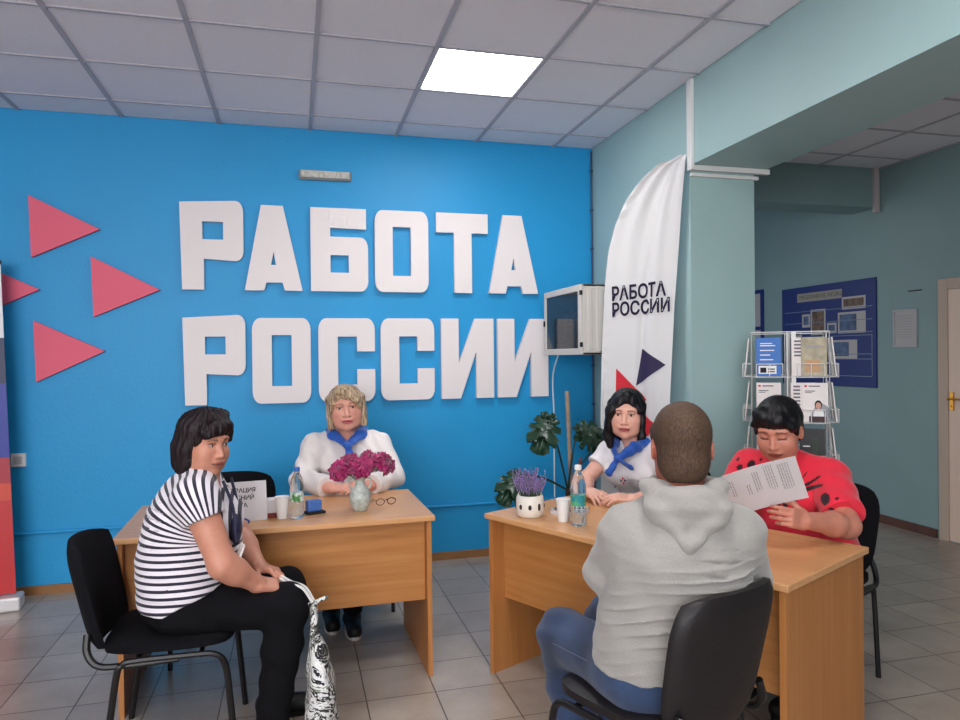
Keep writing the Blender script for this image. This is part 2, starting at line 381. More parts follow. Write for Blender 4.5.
def loft(pts, wid, dep, right, ex=2.3, off=0.):
    """elliptic tube along a polyline; half widths along 'right', half depths across"""
    P = np.array(pts, float); wd = np.array(wid)+off; dp = np.array(dep)+off; n = len(P); r = nrm(right); m = max(wd.max(), dp.max())
    # arc-length resample through smooth curve
    C = np.array(bez(P, 5)); t = np.linspace(0, n-1, len(C)); wd = np.interp(t, range(n), wd); dp = np.interp(t, range(n), dp)
    def f(X, Y, Z):
        best = None
        for i in range(len(C)-1):
            a, ab = C[i], C[i+1]-C[i]; L = np.linalg.norm(ab); u = ab/L; fw = nrm(np.cross(u, r)); rr = np.cross(fw, u)
            x, y, z = X-a[0], Y-a[1], Z-a[2]; ax_ = x*u[0]+y*u[1]+z*u[2]; h = np.clip(ax_/L, 0, 1); over = ax_-h*L
            p = x*rr[0]+y*rr[1]+z*rr[2]; q = x*fw[0]+y*fw[1]+z*fw[2]
            A = wd[i]+(wd[i+1]-wd[i])*h; B = dp[i]+(dp[i+1]-dp[i])*h
            k0 = (np.abs(p/A)**ex+np.abs(q/B)**ex)**(1/ex); k1 = np.sqrt((p/A**2)**2+(q/B**2)**2)+1e-6
            d2 = np.sqrt(p*p+q*q); d = (k0-1)*np.minimum(k0/k1, np.maximum(A, B)); d = np.sqrt(np.maximum(d, 0)**2+over**2)+np.minimum(np.maximum(d, -np.minimum(A, B)), 0)*(np.abs(over) < 1e-6)+0
            best = d if best is None else np.minimum(best, d)
        return best
    return f, C.min(0)-m, C.max(0)+m
def rbox(c, half, R, r):
    c = np.array(c, float); half = np.array(half, float)-r; ext = np.abs(R)@(half+r)
    def f(X, Y, Z):
        x, y, z = X-c[0], Y-c[1], Z-c[2]; q = [np.abs(R[0, i]*x+R[1, i]*y+R[2, i]*z)-half[i] for i in range(3)]
        return np.sqrt(sum(np.maximum(v, 0)**2 for v in q))+np.minimum(np.maximum(np.maximum(q[0], q[1]), q[2]), 0)-r
    return f, c-ext, c+ext
def hand(Fd, Wp, dirv, back, side, curls, thumb=.5, sc=1., spread=.06):
    """palm + five fingers; side=+1 right hand, -1 left; curls: bend (rad) per joint for index..little"""
    y = nrm(dirv); z = np.array(back, float); z = nrm(z-y*(z@y)); T = np.cross(y, z)*(-1 if side > 0 else 1); Wp = np.array(Wp, float)
    R = np.stack([T, y, z], 1)
    Fd.op(rbox(Wp+y*.048*sc, (.039*sc, .046*sc, .013*sc), R, .012*sc), .02)
    Fd.op(ell(Wp+y*.03*sc+T*.022*sc-z*.008*sc, (.018*sc, .032*sc, .014*sc), R), .012)
    Ls = [(.040, .025, .020), (.044, .028, .021), (.041, .026, .020), (.032, .020, .018)]
    for i, (o, bl) in enumerate(((.029, .088), (.010, .093), (-.010, .090), (-.028, .082))):
        p = Wp+(T*o+y*bl)*sc; ang = 0; r0 = .0092-.0006*(i == 3)
        for j, L in enumerate(Ls[i]):
            c = curls[i] if not hasattr(curls[i], '__len__') else curls[i][j]; ang += c
            d = y*math.cos(ang)-z*math.sin(ang)+T*spread*(1.5-i); d = nrm(d); q = p+d*L*sc
            Fd.op(cone(p, q, (r0-.0008*j)*sc, (r0-.0008*(j+1))*sc), .005); p = q
    p = Wp+(y*.022+T*.030-z*.006)*sc
    d1 = nrm(T*.75+y*.6-z*thumb); q = p+d1*.036*sc; Fd.op(cone(p, q, .0145*sc, .0115*sc), .012)
    d2 = nrm(T*.25+y*.9-z*thumb*.9); r_ = q+d2*.030*sc; Fd.op(cone(q, r_, .0115*sc, .0105*sc), .006)
    d3 = nrm(T*.0+y*1.-z*thumb); Fd.op(cone(r_, r_+d3*.024*sc, .0105*sc, .0085*sc), .005)
def headR(az, pitch=0., roll=0.):
    """columns: right, forward, up. az = compass of the gaze in the xy plane (rad), pitch down positive"""
    return Rz(az-math.pi/2)@Rx(-pitch)@Ry(roll)
def head(Fd, c, R, s=1., wide=1., ear=True, smile=0., closed=False):
    W_ = lambda x, y, z: c+R@(V3(x*wide, y, z)*s)
    def E(x, y, z, rx, ry, rz, k=.01, mode='+', Q=None): Fd.op(ell(W_(x, y, z), V3(rx*wide, ry, rz)*s, R if Q is None else R@Q), k*s, mode)
    E(0, -.015, .035, .075, .093, .083); E(0, .012, -.02, .065, .078, .085, .03); E(0, .03, -.055, .054, .055, .052, .03)
    E(0, .062, -.098, .022, .019, .015, .025)
    for t in (-1, 1):
        E(t*.040, .055, -.028, .026, .026, .030, .03); E(t*.038, .03, -.075, .022, .03, .022, .03)
        E(t*.076, -.008, -.005, .007, .017, .031, .006, Q=Rz(t*.35)) if ear else None
        E(t*.080, -.008, -.006, .003, .009, .018, .005, '-', Rz(t*.35)) if ear else None
    E(0, .072, .032, .052, .020, .014, .025)
    for t in (-1, 1): E(t*.031, .094, .010, .017, .014, .0095, .012, '-')
    for t in (-1, 1):
        E(t*.031, .0745, .0105, .0145, .0125, .0125, .003)          # eyelid bulge
        if not closed: E(t*.031, .087, .0085, .0115, .008, .0038, .0025, '-')       # lid opening
    Fd.op(cone(W_(0, .084, .012), W_(0, .103, -.026), .0075*s, .0098*s), .012*s)
    E(0, .106, -.030, .0095, .009, .008, .006)
    for t in (-1, 1): E(t*.0125, .095, -.033, .0075, .009, .0065, .006); E(t*.006, .103, -.040, .0035, .004, .003, .003, '-')
    E(0, .086, -.058, .026, .012, .014, .015)
    w = .023+.003*smile
    E(0, .0935, -.0575, w, .0075, .0048, .004); E(0, .0925, -.0675, w*.85, .0075, .0058, .004)
    E(0, .1005, -.0625, w*.95, .006, .0013, .002, '-')
    for t in (-1, 1): E(t*(w+.001), .088, -.0615+.003*smile, .004, .006, .003, .004, '-')
    return W_
def skin_tint(c, R, base, lips, brow, s=1., wide=1., browt=.004, smile=0., blush=.0, closed=False):
    base, lips, brow = [np.array(lin(v)) for v in (base, lips, brow)]
    def f(V):
        q = ((V-c)@R)/s; q[:, 0] /= wide; out = np.tile(base, (len(V), 1)); x, y, z = q.T; ax_ = np.abs(x)
        fr = y > .04
        zm = z+.0625-3.2*smile*x*x
        lp = fr & (((x/.0255)**2+(zm/.0100)**2) < 1) & (y > .072); out[lp] = lips
        mo = lp & (np.abs(zm) < .0018); out[mo] = lips*.35
        bz = .0285+.004*np.sin(np.clip((ax_-.012)/.036, 0, 1)*math.pi)-.002*(ax_ > .04)
        br = fr & (ax_ > .013) & (ax_ < .050) & (np.abs(z-bz) < browt*(1.15-(ax_-.013)/.06)); out[br] = out[br]*.25+brow*.75
        lz = .0125+.0035*np.sqrt(np.clip(1-((ax_-.031)/.017)**2, 0, 1))
        if closed: lz = .0030-.002*np.sqrt(np.clip(1-((ax_-.031)/.017)**2, 0, 1))
        ey = fr & (np.abs(ax_-.031) < .0165) & (np.abs(z-lz) < (.0034 if closed else .0024)) & (y > .06); out[ey] = brow*.8+base*.15
        ch = np.exp(-(((ax_-.043)/.02)**2+((z+.028)/.018)**2))*fr; out = out*(1-blush*ch[:, None])+blush*ch[:, None]*lips
        return out
    return f
def skin_mat():
    m = bpy.data.materials.new('skin'); m.use_nodes = True; N = m.node_tree.nodes; L = m.node_tree.links; b = N['Principled BSDF']
    a = N.new('ShaderNodeAttribute'); a.attribute_name = 'tint'
    n = N.new('ShaderNodeTexNoise'); n.inputs['Scale'].default_value = 35; tc = N.new('ShaderNodeTexCoord'); L.new(tc.outputs['Object'], n.inputs[0])
    r = N.new('ShaderNodeValToRGB'); r.color_ramp.elements[0].color = (.86, .80, .78, 1); r.color_ramp.elements[1].color = (1.1, 1.08, 1.06, 1); L.new(n.outputs[0], r.inputs[0])
    mx = N.new('ShaderNodeMix'); mx.data_type = 'RGBA'; mx.blend_type = 'MULTIPLY'; mx.inputs[0].default_value = 1; L.new(a.outputs['Color'], mx.inputs[6]); L.new(r.outputs[0], mx.inputs[7])
    L.new(mx.outputs[2], b.inputs['Base Color']); b.inputs['Roughness'].default_value = .48; b.inputs['Subsurface Weight'].default_value = .12; b.inputs['Subsurface Radius'].default_value = (1, .35, .2); b.inputs['Subsurface Scale'].default_value = .012
    return m
M_skin = skin_mat()
def tint_mat(name, rough=.85, bump=.3, bscale=400, stretch=None, sheen=.2):
    m = mat(name, (128, 128, 128), rough, bump=bump, bscale=bscale, stretch=stretch, sheen=sheen); N = m.node_tree.nodes
    a = N.new('ShaderNodeAttribute'); a.attribute_name = 'tint'; m.node_tree.links.new(a.outputs['Color'], N['Principled BSDF'].inputs['Base Color']); return m
def hair_mat(name, c1, c2, rough=.4, sc=(60, 60, 7)):
    m = bpy.data.materials.new(name); m.use_nodes = True; N = m.node_tree.nodes; L = m.node_tree.links; b = N['Principled BSDF']
    tc = N.new('ShaderNodeTexCoord'); mp = N.new('ShaderNodeMapping'); mp.inputs['Scale'].default_value = sc; L.new(tc.outputs['Object'], mp.inputs[0])
    n = N.new('ShaderNodeTexNoise'); n.inputs['Scale'].default_value = 3; n.inputs['Detail'].default_value = 5; n.inputs['Distortion'].default_value = .4; L.new(mp.outputs[0], n.inputs[0])
    r = N.new('ShaderNodeValToRGB'); r.color_ramp.elements[0].position = .35; r.color_ramp.elements[1].position = .65; r.color_ramp.elements[0].color = lin(c1)+(1,); r.color_ramp.elements[1].color = lin(c2)+(1,)
    L.new(n.outputs[0], r.inputs[0]); L.new(r.outputs[0], b.inputs['Base Color']); b.inputs['Roughness'].default_value = rough
    bp = N.new('ShaderNodeBump'); bp.inputs['Strength'].default_value = .4; bp.inputs['Distance'].default_value = .004; b.inputs['Specular IOR Level'].default_value = .3; L.new(n.outputs[0], bp.inputs['Height']); L.new(bp.outputs[0], b.inputs['Normal']); return m
M_eyew = mat('eye white', (172, 160, 154), .3); M_iris = mat('iris', (52, 38, 30), .2)
def eyes(par, loc, W_, R, s, look=(0, 1, 0)):
    for t in (-1, 1):
        b = MB(); c = W_(t*.031, .0755, .0090); r = .0108*s
        b.ico(c, r, R@Rx(-math.pi/2), 16, 12); g = nrm(R@V3(*look))
        for i, f in enumerate(b.f):
            p = np.mean([b.v[k] for k in f], 0)-c
            if nrm(p)@g > .80: b.m[i] = 1
        b.build('eye', [M_eyew, M_iris], par, smooth=True, angle=180, off=loc)
# ---------------- people ----------------
def capped(prim, p, n):
    n = nrm(n); f0, lo, hi = prim
    return (lambda X, Y, Z: np.maximum(f0(X, Y, Z), (X-p[0])*n[0]+(Y-p[1])*n[1]+(Z-p[2])*n[2])), lo, hi
def mixp(a, b, t): return np.array(a)+(np.array(b)-np.array(a))*t
class Person:
    def __init__(s, **k): s.__dict__.update(k); s.loc = np.array([s.pel[0], s.pel[1], 0.])
    def torso(s, F, off=0., top=True):
        F.op(loft([s.pel, s.wai, s.che, s.up], s.wid, s.dep, s.right, 2.25, off), .02)
        r = nrm(s.right)
        for sh in (s.sR, s.sL):
            F.op(cone(mixp(s.nb, s.up, .25), sh, .048+off, s.ra+.006+off), .05)
            F.op(cone(mixp(s.up, s.che, .4), mixp(sh, s.che, .18), .09+off, s.ra+.004+off), .05)
        for e in s.extra: F.op(ell(e[0], np.array(e[1])+off, e[2] if len(e) > 2 else None), .05)
    def arm(s, F, side, off=0., t0=0., t1=2., rad=None, k=.03):
        sh, el, wr = (s.sR, s.eR, s.wR) if side > 0 else (s.sL, s.eL, s.wL)
        ra = s.ra; rb = s.ra*.80; rc = s.ra*.52
        if t1 <= 1:
            p = mixp(sh, el, t1); n = nrm(np.array(el)-sh); F.op(capped(cone(sh, mixp(sh, el, t1+.2), ra+off, ra+(rb-ra)*t1*.6+off*1.15), p, n), k); return
        F.op(cone(sh, el, ra+off, rb+off), k)
        if t1 >= 2:
            m = mixp(el, wr, .35); F.op(cone(el, m, rb*.97+off, rb*.93+off), k); F.op(cone(m, wr, rb*.93+off, rc+off), k)
        else:
            p = mixp(el, wr, t1-1); n = nrm(np.array(wr)-el); F.op(capped(cone(el, mixp(el, wr, t1-1+.15), rb*.98+off, rc+.012+off), p, n), k)
    def leg(s, F, side, off=0., rt=.088, rk=.062, ra=.042, t1=1.):
        h, kk, a = (s.hR, s.kR, s.aR) if side > 0 else (s.hL, s.kL, s.aL)
        F.op(cone(h, kk, rt+off, rk+off), .05)
        c = mixp(kk, a, .35); F.op(cone(kk, c, rk+off, rk*.93+off), .03)
        e = mixp(kk, a, t1); F.op(capped(cone(c, mixp(kk, a, t1+.1), rk*.93+off, ra+off), e, nrm(np.array(a)-kk)), .03)
    def bounds(s, pts, m):
        P = np.array(pts); return P.min(0)-m, P.max(0)+m
    def build(s):
        lo, hi = s.bounds([s.pel, s.head, s.sR, s.sL, s.eR, s.eL, s.wR, s.wL, s.kR, s.kL, s.aR, s.aL], .19); lo[2] = -.01
        hp = [s.wR+nrm(s.dR)*.09, s.wL+nrm(s.dL)*.09]
        fine = [(np.array(s.head)-.145, np.array(s.head)+.15, s.hres)]+[(p-.11, p+.11, .0040) for p in hp]
        F = Field(lo, hi, .010, fine)
        s.torso(F, -.014)
        for sd in (1, -1): s.arm(F, sd); s.leg(F, sd, -.012)
        for sd, a in ((1, s.aR), (-1, s.aL)): F.op(cone(np.array(a)-V3(0, 0, .03), np.array(a)+nrm(s.foot)*.15-V3(0, 0, .055), .034, .026), .03)
        F.op(cone(np.array(s.nb)-V3(0, 0, .05), s.head+s.R@V3(0, -.02, -.05)*s.hs, s.neck, s.neck*.92), .03)
        hand(F, s.wR, s.dR, s.bR, 1, s.cR, *s.tR); hand(F, s.wL, s.dL, s.bL, -1, s.cL, *s.tL)
        s.W = head(F, s.head, s.R, s.hs, s.wide, smile=s.smile, closed=getattr(s, 'closed', False))
        V, Q = F.mesh()
        o = mesh_np('person', V, Q, M_skin, None, s.loc, 1, tint=skin_tint(s.head, s.R, s.skin, s.lips, s.brow, s.hs, s.wide, s.browt, s.smile, s.blush, getattr(s, 'closed', False)))
        tag(o, s.label, 'person'); s.o = o
        if not getattr(s, 'closed', False): eyes(o, s.loc, s.W, s.R, s.hs, s.look)
        return o
    def cloth(s, name, F, m, it=2, **k):
        V, Q = F.mesh(); return mesh_np(name, V, Q, m, s.o, s.loc, it, **k)
    def shoes(s, m, sole, w=.046):
        f = nrm(s.foot)
        for a in (s.aR, s.aL):
            a = np.array(a); c = V3(a[0], a[1], 0); F = Field(np.minimum(c-.12, c+f*.24-.07), np.maximum(c+.12, c+f*.24+.07)*V3(1, 1, 0)+V3(0, 0, .16), .006)
            b = c-f*.035+V3(0, 0, .045); t = c+f*.15+V3(0, 0, .036)
            F.op(cone(b, t, .044, .040), .01); F.op(cone(a-V3(0, 0, .0)+V3(0, 0, -.02), b, .044, .042), .03)
            F.cut((0, 0, .006), (0, 0, -1)); V, Q = F.mesh(); sh = mesh_np('shoe', V, Q, m, s.o, s.loc, 1)
            mb = MB(); n = 20; R = np.stack([np.cross(f, (0, 0, 1)), f, V3(0, 0, 1)], 1); pr = []
            for z in (.001, .018):
                for k in range(n): an = 2*math.pi*k/n; pr.append(c+f*.055+R@V3(w*math.cos(an)*(1+.08*math.sin(an)), .135*math.sin(an), z))
            mb.add(pr, [tuple(range(n-1, -1, -1)), tuple(range(n, 2*n))]+[(k, (k+1) % n, n+(k+1) % n, n+k) for k in range(n)]); mb.build('sole', sole, sh, off=s.loc)
def hair(P, m, parts, cuts=(), amp=.003, freq=55, res=.0045, k=.02, box=.2, zlo=.2, name='hair'):
    c = P.head; R = P.R; s_ = P.hs
    F = Field(c-V3(box, box, zlo), c+box, res)
    for q in parts:
        if q[0] == 'e': F.op(ell(c+R@(np.array(q[1])*s_), np.array(q[2])*s_, R if len(q) < 4 else R@q[3]), k)
        else: F.op(cone(c+R@(np.array(q[1])*s_), c+R@(np.array(q[2])*s_), q[3]*s_, q[4]*s_, (nrm(R@np.array(q[5])), q[6]) if len(q) > 5 else None), k)
    def strands(X, Y, Z):
        x = (X-c[0])*R[0, 0]+(Y-c[1])*R[1, 0]+(Z-c[2])*R[2, 0]; y = (X-c[0])*R[0, 1]+(Y-c[1])*R[1, 1]+(Z-c[2])*R[2, 1]; z = (X-c[0])*R[0, 2]+(Y-c[1])*R[1, 2]+(Z-c[2])*R[2, 2]
        return amp*np.sin(freq*np.arctan2(x, y+.02)*.35+z*28+3*np.sin(x*40))*.6+amp*.5*np.sin(np.arctan2(x, y)*freq*.8+z*11)+amp*.5*np.sin(z*70+x*60)
    F.warp(strands)
    for q in cuts:
        if q[0] == 'e': F.op(ell(c+R@(np.array(q[1])*s_), np.array(q[2])*s_, R if len(q) < 4 else R@q[3]), .008, '-')
        else: F.cut(c+R@(np.array(q[1])*s_), R@np.array(q[2]))
    return P.cloth(name, F, m, 1)
X_, Z_ = V3(1, 0, 0), V3(0, 0, 1)
DD = V3(.449, -.893, 0); DN = V3(.893, .449, 0)      # right desk: long direction, across
def rotR(fwd): return V3(fwd[1], -fwd[0], 0)
REL = [(.35, .5, .3)]*4

# --- striped visitor at the left
f1 = nrm((.996, -.06, 0))
w1 = Person(pel=V3(-.425, 2.955, .555), wai=V3(-.418, 2.95, .72), che=V3(-.405, 2.945, .89), up=V3(-.375, 2.94, .99), nb=V3(-.345, 2.935, 1.055), right=rotR(f1),
    wid=[.195, .185, .185, .13], dep=[.158, .172, .142, .085], sR=V3(-.355, 2.775, .975), sL=V3(-.375, 3.105, .975), ra=.062,
    eR=V3(-.262, 2.735, .735), wR=V3(-.150, 2.80, .637), eL=V3(-.235, 3.10, .755), wL=V3(-.150, 2.965, .655), neck=.055,
    dR=V3(.9, .35, -.28), bR=V3(.1, -.35, .9), cR=[.55]*4, tR=(.5, .95), dL=V3(.8, -.55, -.15), bL=V3(.1, .2, 1), cL=[.5]*4, tL=(.5, .92),
    hR=V3(-.42, 2.86, .535), hL=V3(-.42, 3.04, .535), kR=V3(-.035, 2.825, .535), kL=V3(-.045, 3.065, .53), aR=V3(-.10, 2.82, .09), aL=V3(-.09, 3.07, .09), foot=f1,
    head=V3(-.342, 2.925, 1.158), R=headR(math.radians(-46), .10, -.03), hs=1.0, wide=1.0, hres=.0034, smile=0, skin=(196, 138, 116), lips=(160, 92, 84), brow=(48, 34, 32), browt=.0035, blush=.25, look=(-.45, 1, 0),
    extra=[(V3(-.30, 2.95, .76), (.085, .155, .12)), (V3(-.29, 2.945, .88), (.085, .15, .085))],
    label='woman in a striped top and black trousers, seated at the left desk')
w1.build()
def w1shirt():
    lo, hi = w1.bounds([w1.pel, w1.sR, w1.sL, w1.nb], .24); lo[2] = .49; F = Field(lo, hi, .0055)
    w1.torso(F, .006)
    for sd in (1, -1): w1.arm(F, sd, .014, t1=.30)
    F.op(ell(w1.nb+V3(.03, -.003, .035), (.072, .075, .06)), .012, '-'); F.op(ell(w1.nb+V3(.065, -.01, -.01), (.045, .05, .06)), .012, '-')
    F.cut(V3(-.56, 0, .515), nrm((.42, 0, -1)))
    F.warp(lambda X, Y, Z: .0022*np.sin(Z*85+X*22+3*np.sin(Y*9+X*6))*np.clip((.80-Z)*5, 0, 1))
    def st(V):
        x, z = V[:, 0], V[:, 2]; zp, xp = .80, -.275; dz = z-zp; r = .24
        up = r*np.arctan2(dz, np.maximum(xp-x, .0)+.01*0+1e-4); up = np.where(x > xp, r*(math.pi/2)+(x-xp)*.9, up)
        return np.where(dz > 0, up, dz+.12*(x+.42)**2)
    return w1.cloth('striped_top', F, M_stripe, 2, attr=st)
M_stripe = mat('striped knit', (226, 222, 230), .85, bump=.2, bscale=400, sheen=.2)
def _str():
    N = M_stripe.node_tree.nodes; L = M_stripe.node_tree.links
    a = N.new('ShaderNodeAttribute'); a.attribute_name = 'coord'; m1 = N.new('ShaderNodeMath'); m1.operation = 'MULTIPLY'; m1.inputs[1].default_value = 1/.0268; L.new(a.outputs['Fac'], m1.inputs[0])
    m2 = N.new('ShaderNodeMath'); m2.operation = 'FLOORED_MODULO'; m2.inputs[1].default_value = 1; L.new(m1.outputs[0], m2.inputs[0])
    r = N.new('ShaderNodeValToRGB'); r.color_ramp.interpolation = 'CONSTANT'; r.color_ramp.elements[0].color = lin((36, 32, 52))+(1,); r.color_ramp.elements[1].color = lin((228, 222, 230))+(1,); r.color_ramp.elements[1].position = .42
    L.new(m2.outputs[0], r.inputs[0]); L.new(r.outputs[0], N['Principled BSDF'].inputs['Base Color'])
_str(); w1shirt()
M_btrous = mat('black trouser cloth', (11, 10, 15), .9, bump=.3, bscale=25, spec=.2)
def trousers(P, m, name='trousers', rt=.088, rk=.066, ra=.05, t1=1., hip=(.17, .15, .11), k2=None, warp=None, res=.008, zcut=None, wb=.10):
    lo, hi = P.bounds([P.pel, P.kR, P.kL, P.aR, P.aL], .22); lo[2] = .0; F = Field(lo, hi, res)
    R = np.stack([nrm(P.right), np.cross((0, 0, 1.), nrm(P.right)), V3(0, 0, 1)], 1)
    F.op(ell(P.pel+V3(0, 0, -.01), hip, R), .03)
    F.op(loft([P.pel-V3(0, 0, .04), P.pel+V3(0, 0, wb)], [P.wid[0], P.wid[0]*.97], [P.dep[0], P.dep[0]*.97], P.right, 2.2, -.012), .03)
    for sd in (1, -1): P.leg(F, sd, .0, rt, rk, ra, t1)
    F.cut((0, 0, .452), (0, 0, -1), P.pel-V3(.3, .3, .5), mixp(P.pel, (P.kR+P.kL)/2, .5)+V3(.14, .14, 1)) if zcut else None
    if warp: F.warp(warp)
    return P.cloth(name, F, m, 2)
trousers(w1, M_btrous, rt=.092, rk=.078, ra=.06, warp=lambda X, Y, Z: .003*np.sin(Z*60+X*30+Y*20))
w1.shoes(M_black, M_black)
M_hb = hair_mat('dark brown hair', (10, 6, 9), (34, 18, 24), .5)
hair(w1, M_hb, [('e', (0, -.02, .045), (.092, .104, .090)), ('e', (0, -.062, -.035), (.086, .062, .105)), ('e', (-.07, -.03, -.035), (.030, .058, .085)), ('e', (.07, -.03, -.035), (.028, .055, .085)),
    ('c', (0, -.08, -.09), (0, -.10, -.135), .05, .028), ('c', (-.05, .066, .075), (.055, .084, .052), .026, .018), ('c', (.0, .07, .085), (.06, .075, .06), .03, .02), ('c', (-.07, .03, .07), (-.078, .05, .02), .022, .010), ('e', (-.02, .01, .115), (.06, .06, .03))],
    [('e', (0, .10, -.045), (.068, .085, .085)), ('e', (.015, .12, .012), (.062, .06, .036)), ('e', (-.085, .01, -.015), (.014, .022, .03))], amp=.0045)
b = MB(); b.ico(w1.W(-.083, -.006, -.036), .006, None, 10, 6); b.build('earring', mat('silver', (220, 220, 220), .25, metal=1.), w1.o, smooth=True, off=w1.loc)
# lanyard and badge
b = MB(); b.tube(bez([(-.27, 2.87, 1.02), (-.235, 2.84, .93), (-.222, 2.80, .86), (-.218, 2.785, .80)]), .006, 6); b.tube(bez([(-.25, 2.99, 1.01), (-.22, 2.90, .92), (-.21, 2.83, .85), (-.215, 2.785, .80)]), .006, 6)
b.ico((-.222, 2.83, .84), (.020, .035, .060)); b.build('navy_lanyard', mat('navy ribbon', (30, 30, 58), .6), w1.o, smooth=True, off=w1.loc)
b = MB(); R_ = Rz(.3)@Ry(.35); b.box((-.003, -.024, -.034), (.003, .024, .034), R_, (-.205, 2.77, .765)); b.build('badge', mat('badge white', (222, 220, 220), .5), w1.o, off=w1.loc)

# --- fair-haired clerk behind the left desk
w2 = Person(pel=V3(.31, 4.37, .555), wai=V3(.305, 4.36, .72), che=V3(.30, 4.33, .89), up=V3(.298, 4.29, .99), nb=V3(.295, 4.265, 1.05), right=V3(-1, 0, 0),
    wid=[.20, .205, .20, .13], dep=[.15, .155, .14, .085], sR=V3(.112, 4.27, .965), sL=V3(.485, 4.265, .96), ra=.060,
    eR=V3(.035, 4.10, .80), wR=V3(.175, 3.845, .793), eL=V3(.545, 4.07, .80), wL=V3(.385, 3.835, .793), neck=.054,
    dR=V3(1, -.22, .02), bR=V3(0, -.35, 1), cR=[.35]*4, tR=(.3, .95), dL=V3(-1, -.20, .12), bL=V3(0, -.4, 1), cL=[.35]*4, tL=(.3, .95),
    hR=V3(.21, 4.33, .535), hL=V3(.41, 4.33, .535), kR=V3(.19, 3.95, .53), kL=V3(.36, 3.90, .53), aR=V3(.185, 4.04, .09), aL=V3(.292, 3.93, .09), foot=V3(0, -1, 0),
    head=V3(.290, 4.19, 1.195), R=headR(math.radians(-93), .04, .08), hs=1.10, wide=1.10, hres=.0034, smile=1.6, skin=(222, 164, 146), lips=(178, 88, 92), brow=(96, 70, 58), browt=.0028, blush=.35, look=(0, 1, 0),
    extra=[(V3(.22, 4.21, .86), (.09, .07, .075)), (V3(.38, 4.21, .86), (.09, .07, .075)), (V3(.305, 4.26, .74), (.16, .10, .11))],
    label='fair-haired woman in a white blouse and blue neckerchief, hands folded behind the vase of peonies')
w2.build()
M_blouse = mat('white blouse cloth', (236, 228, 226), .8, bump=.35, bscale=30, sheen=.2)
def shirt(P, name, m, t1, off=.006, soff=.014, neck=None, res=.006, warp=None, zlo=.50, tint=None, it=2, extra=None):
    pts = [P.pel, P.sR, P.sL, P.nb]+([P.eR, P.eL, P.wR, P.wL] if t1 > 1 else [])
    lo, hi = P.bounds(pts, .22); lo[2] = zlo; F = Field(lo, hi, res); P.torso(F, off)
    for sd in (1, -1): P.arm(F, sd, soff, t1=t1)
    if extra: extra(F)
    for c, r in neck or []: F.op(ell(c, r), .010, '-')
    if warp: F.warp(warp)
    return P.cloth(name, F, m, it, tint=tint)
shirt(w2, 'blouse', M_blouse, 1.93, soff=.016, neck=[(w2.nb+V3(0, -.04, .05), (.062, .07, .075)), (w2.nb+V3(-.0, -.10, -.03), (.032, .07, .085))],
    warp=lambda X, Y, Z: .0035*np.sin(Z*48+X*38+2.5*np.sin(X*14))+.002*np.sin(X*90+Z*25))
trousers(w2, M_btrous)
w2.shoes(M_black, mat('white sole', (210, 206, 200), .6))
M_hblond = hair_mat('highlighted blonde hair', (92, 70, 56), (212, 188, 156), .5, (55, 55, 5))
hair(w2, M_hblond, [('e', (0, -.02, .042), (.094, .104, .083)), ('e', (0, -.055, -.045), (.092, .058, .10)), ('c', (-.080, .02, .05), (-.084, .026, -.085), .026, .020), ('c', (.080, .02, .05), (.086, .026, -.090), .026, .020),
    ('c', (.025, .068, .105), (-.055, .084, .048), .024, .020), ('c', (-.02, .075, .098), (-.072, .072, .012), .022, .014), ('c', (.03, .066, .105), (.070, .066, .045), .020, .016), ('c', (.065, .062, .06), (.080, .055, -.01), .016, .012)],
    [('e', (.006, .10, -.05), (.063, .085, .082)), ('e', (.024, .12, .015), (.038, .06, .058))], amp=.002)
M_scarf = mat('blue neckerchief', (22, 84, 178), .55, bump=.3, bscale=50, sheen=.3)
def scarf(P, pts_l, pts_r, knot, tails, up):
    F = Field(knot-V3(.2, .2, .2), knot+V3(.22, .25, .2), .005)
    for pts in (pts_l, pts_r):
        for a, b_, ra, rb in pts: F.op(cone(a, b_, ra, rb, (nrm(up), .42)), .015)
    F.op(ell(knot, (.022, .02, .019)), .01)
    for t, r0, r1 in tails: F.op(cone(knot, t, r0, r1, (nrm(up), .35)), .008)
    F.warp(lambda X, Y, Z: .002*np.sin(X*95+Z*80)); return P.cloth('neckerchief', F, M_scarf, 1)
nb = w2.nb; kn = V3(.288, 4.095, .985)
scarf(w2, [(nb+V3(-.02, .06, .03), nb+V3(-.085, .0, .005), .030, .036), (nb+V3(-.085, .0, .005), nb+V3(-.078, -.085, -.01), .036, .036), (nb+V3(-.078, -.085, -.01), kn, .036, .020)],
    [(nb+V3(.02, .06, .03), nb+V3(.085, .0, .005), .030, .036), (nb+V3(.085, .0, .005), nb+V3(.078, -.085, -.01), .036, .036), (nb+V3(.078, -.085, -.01), kn, .036, .020)],
    kn, [(kn+V3(.028, -.03, -.095), .014, .032), (kn+V3(.005, -.03, -.085), .012, .026)], (.0, .7, -.7))

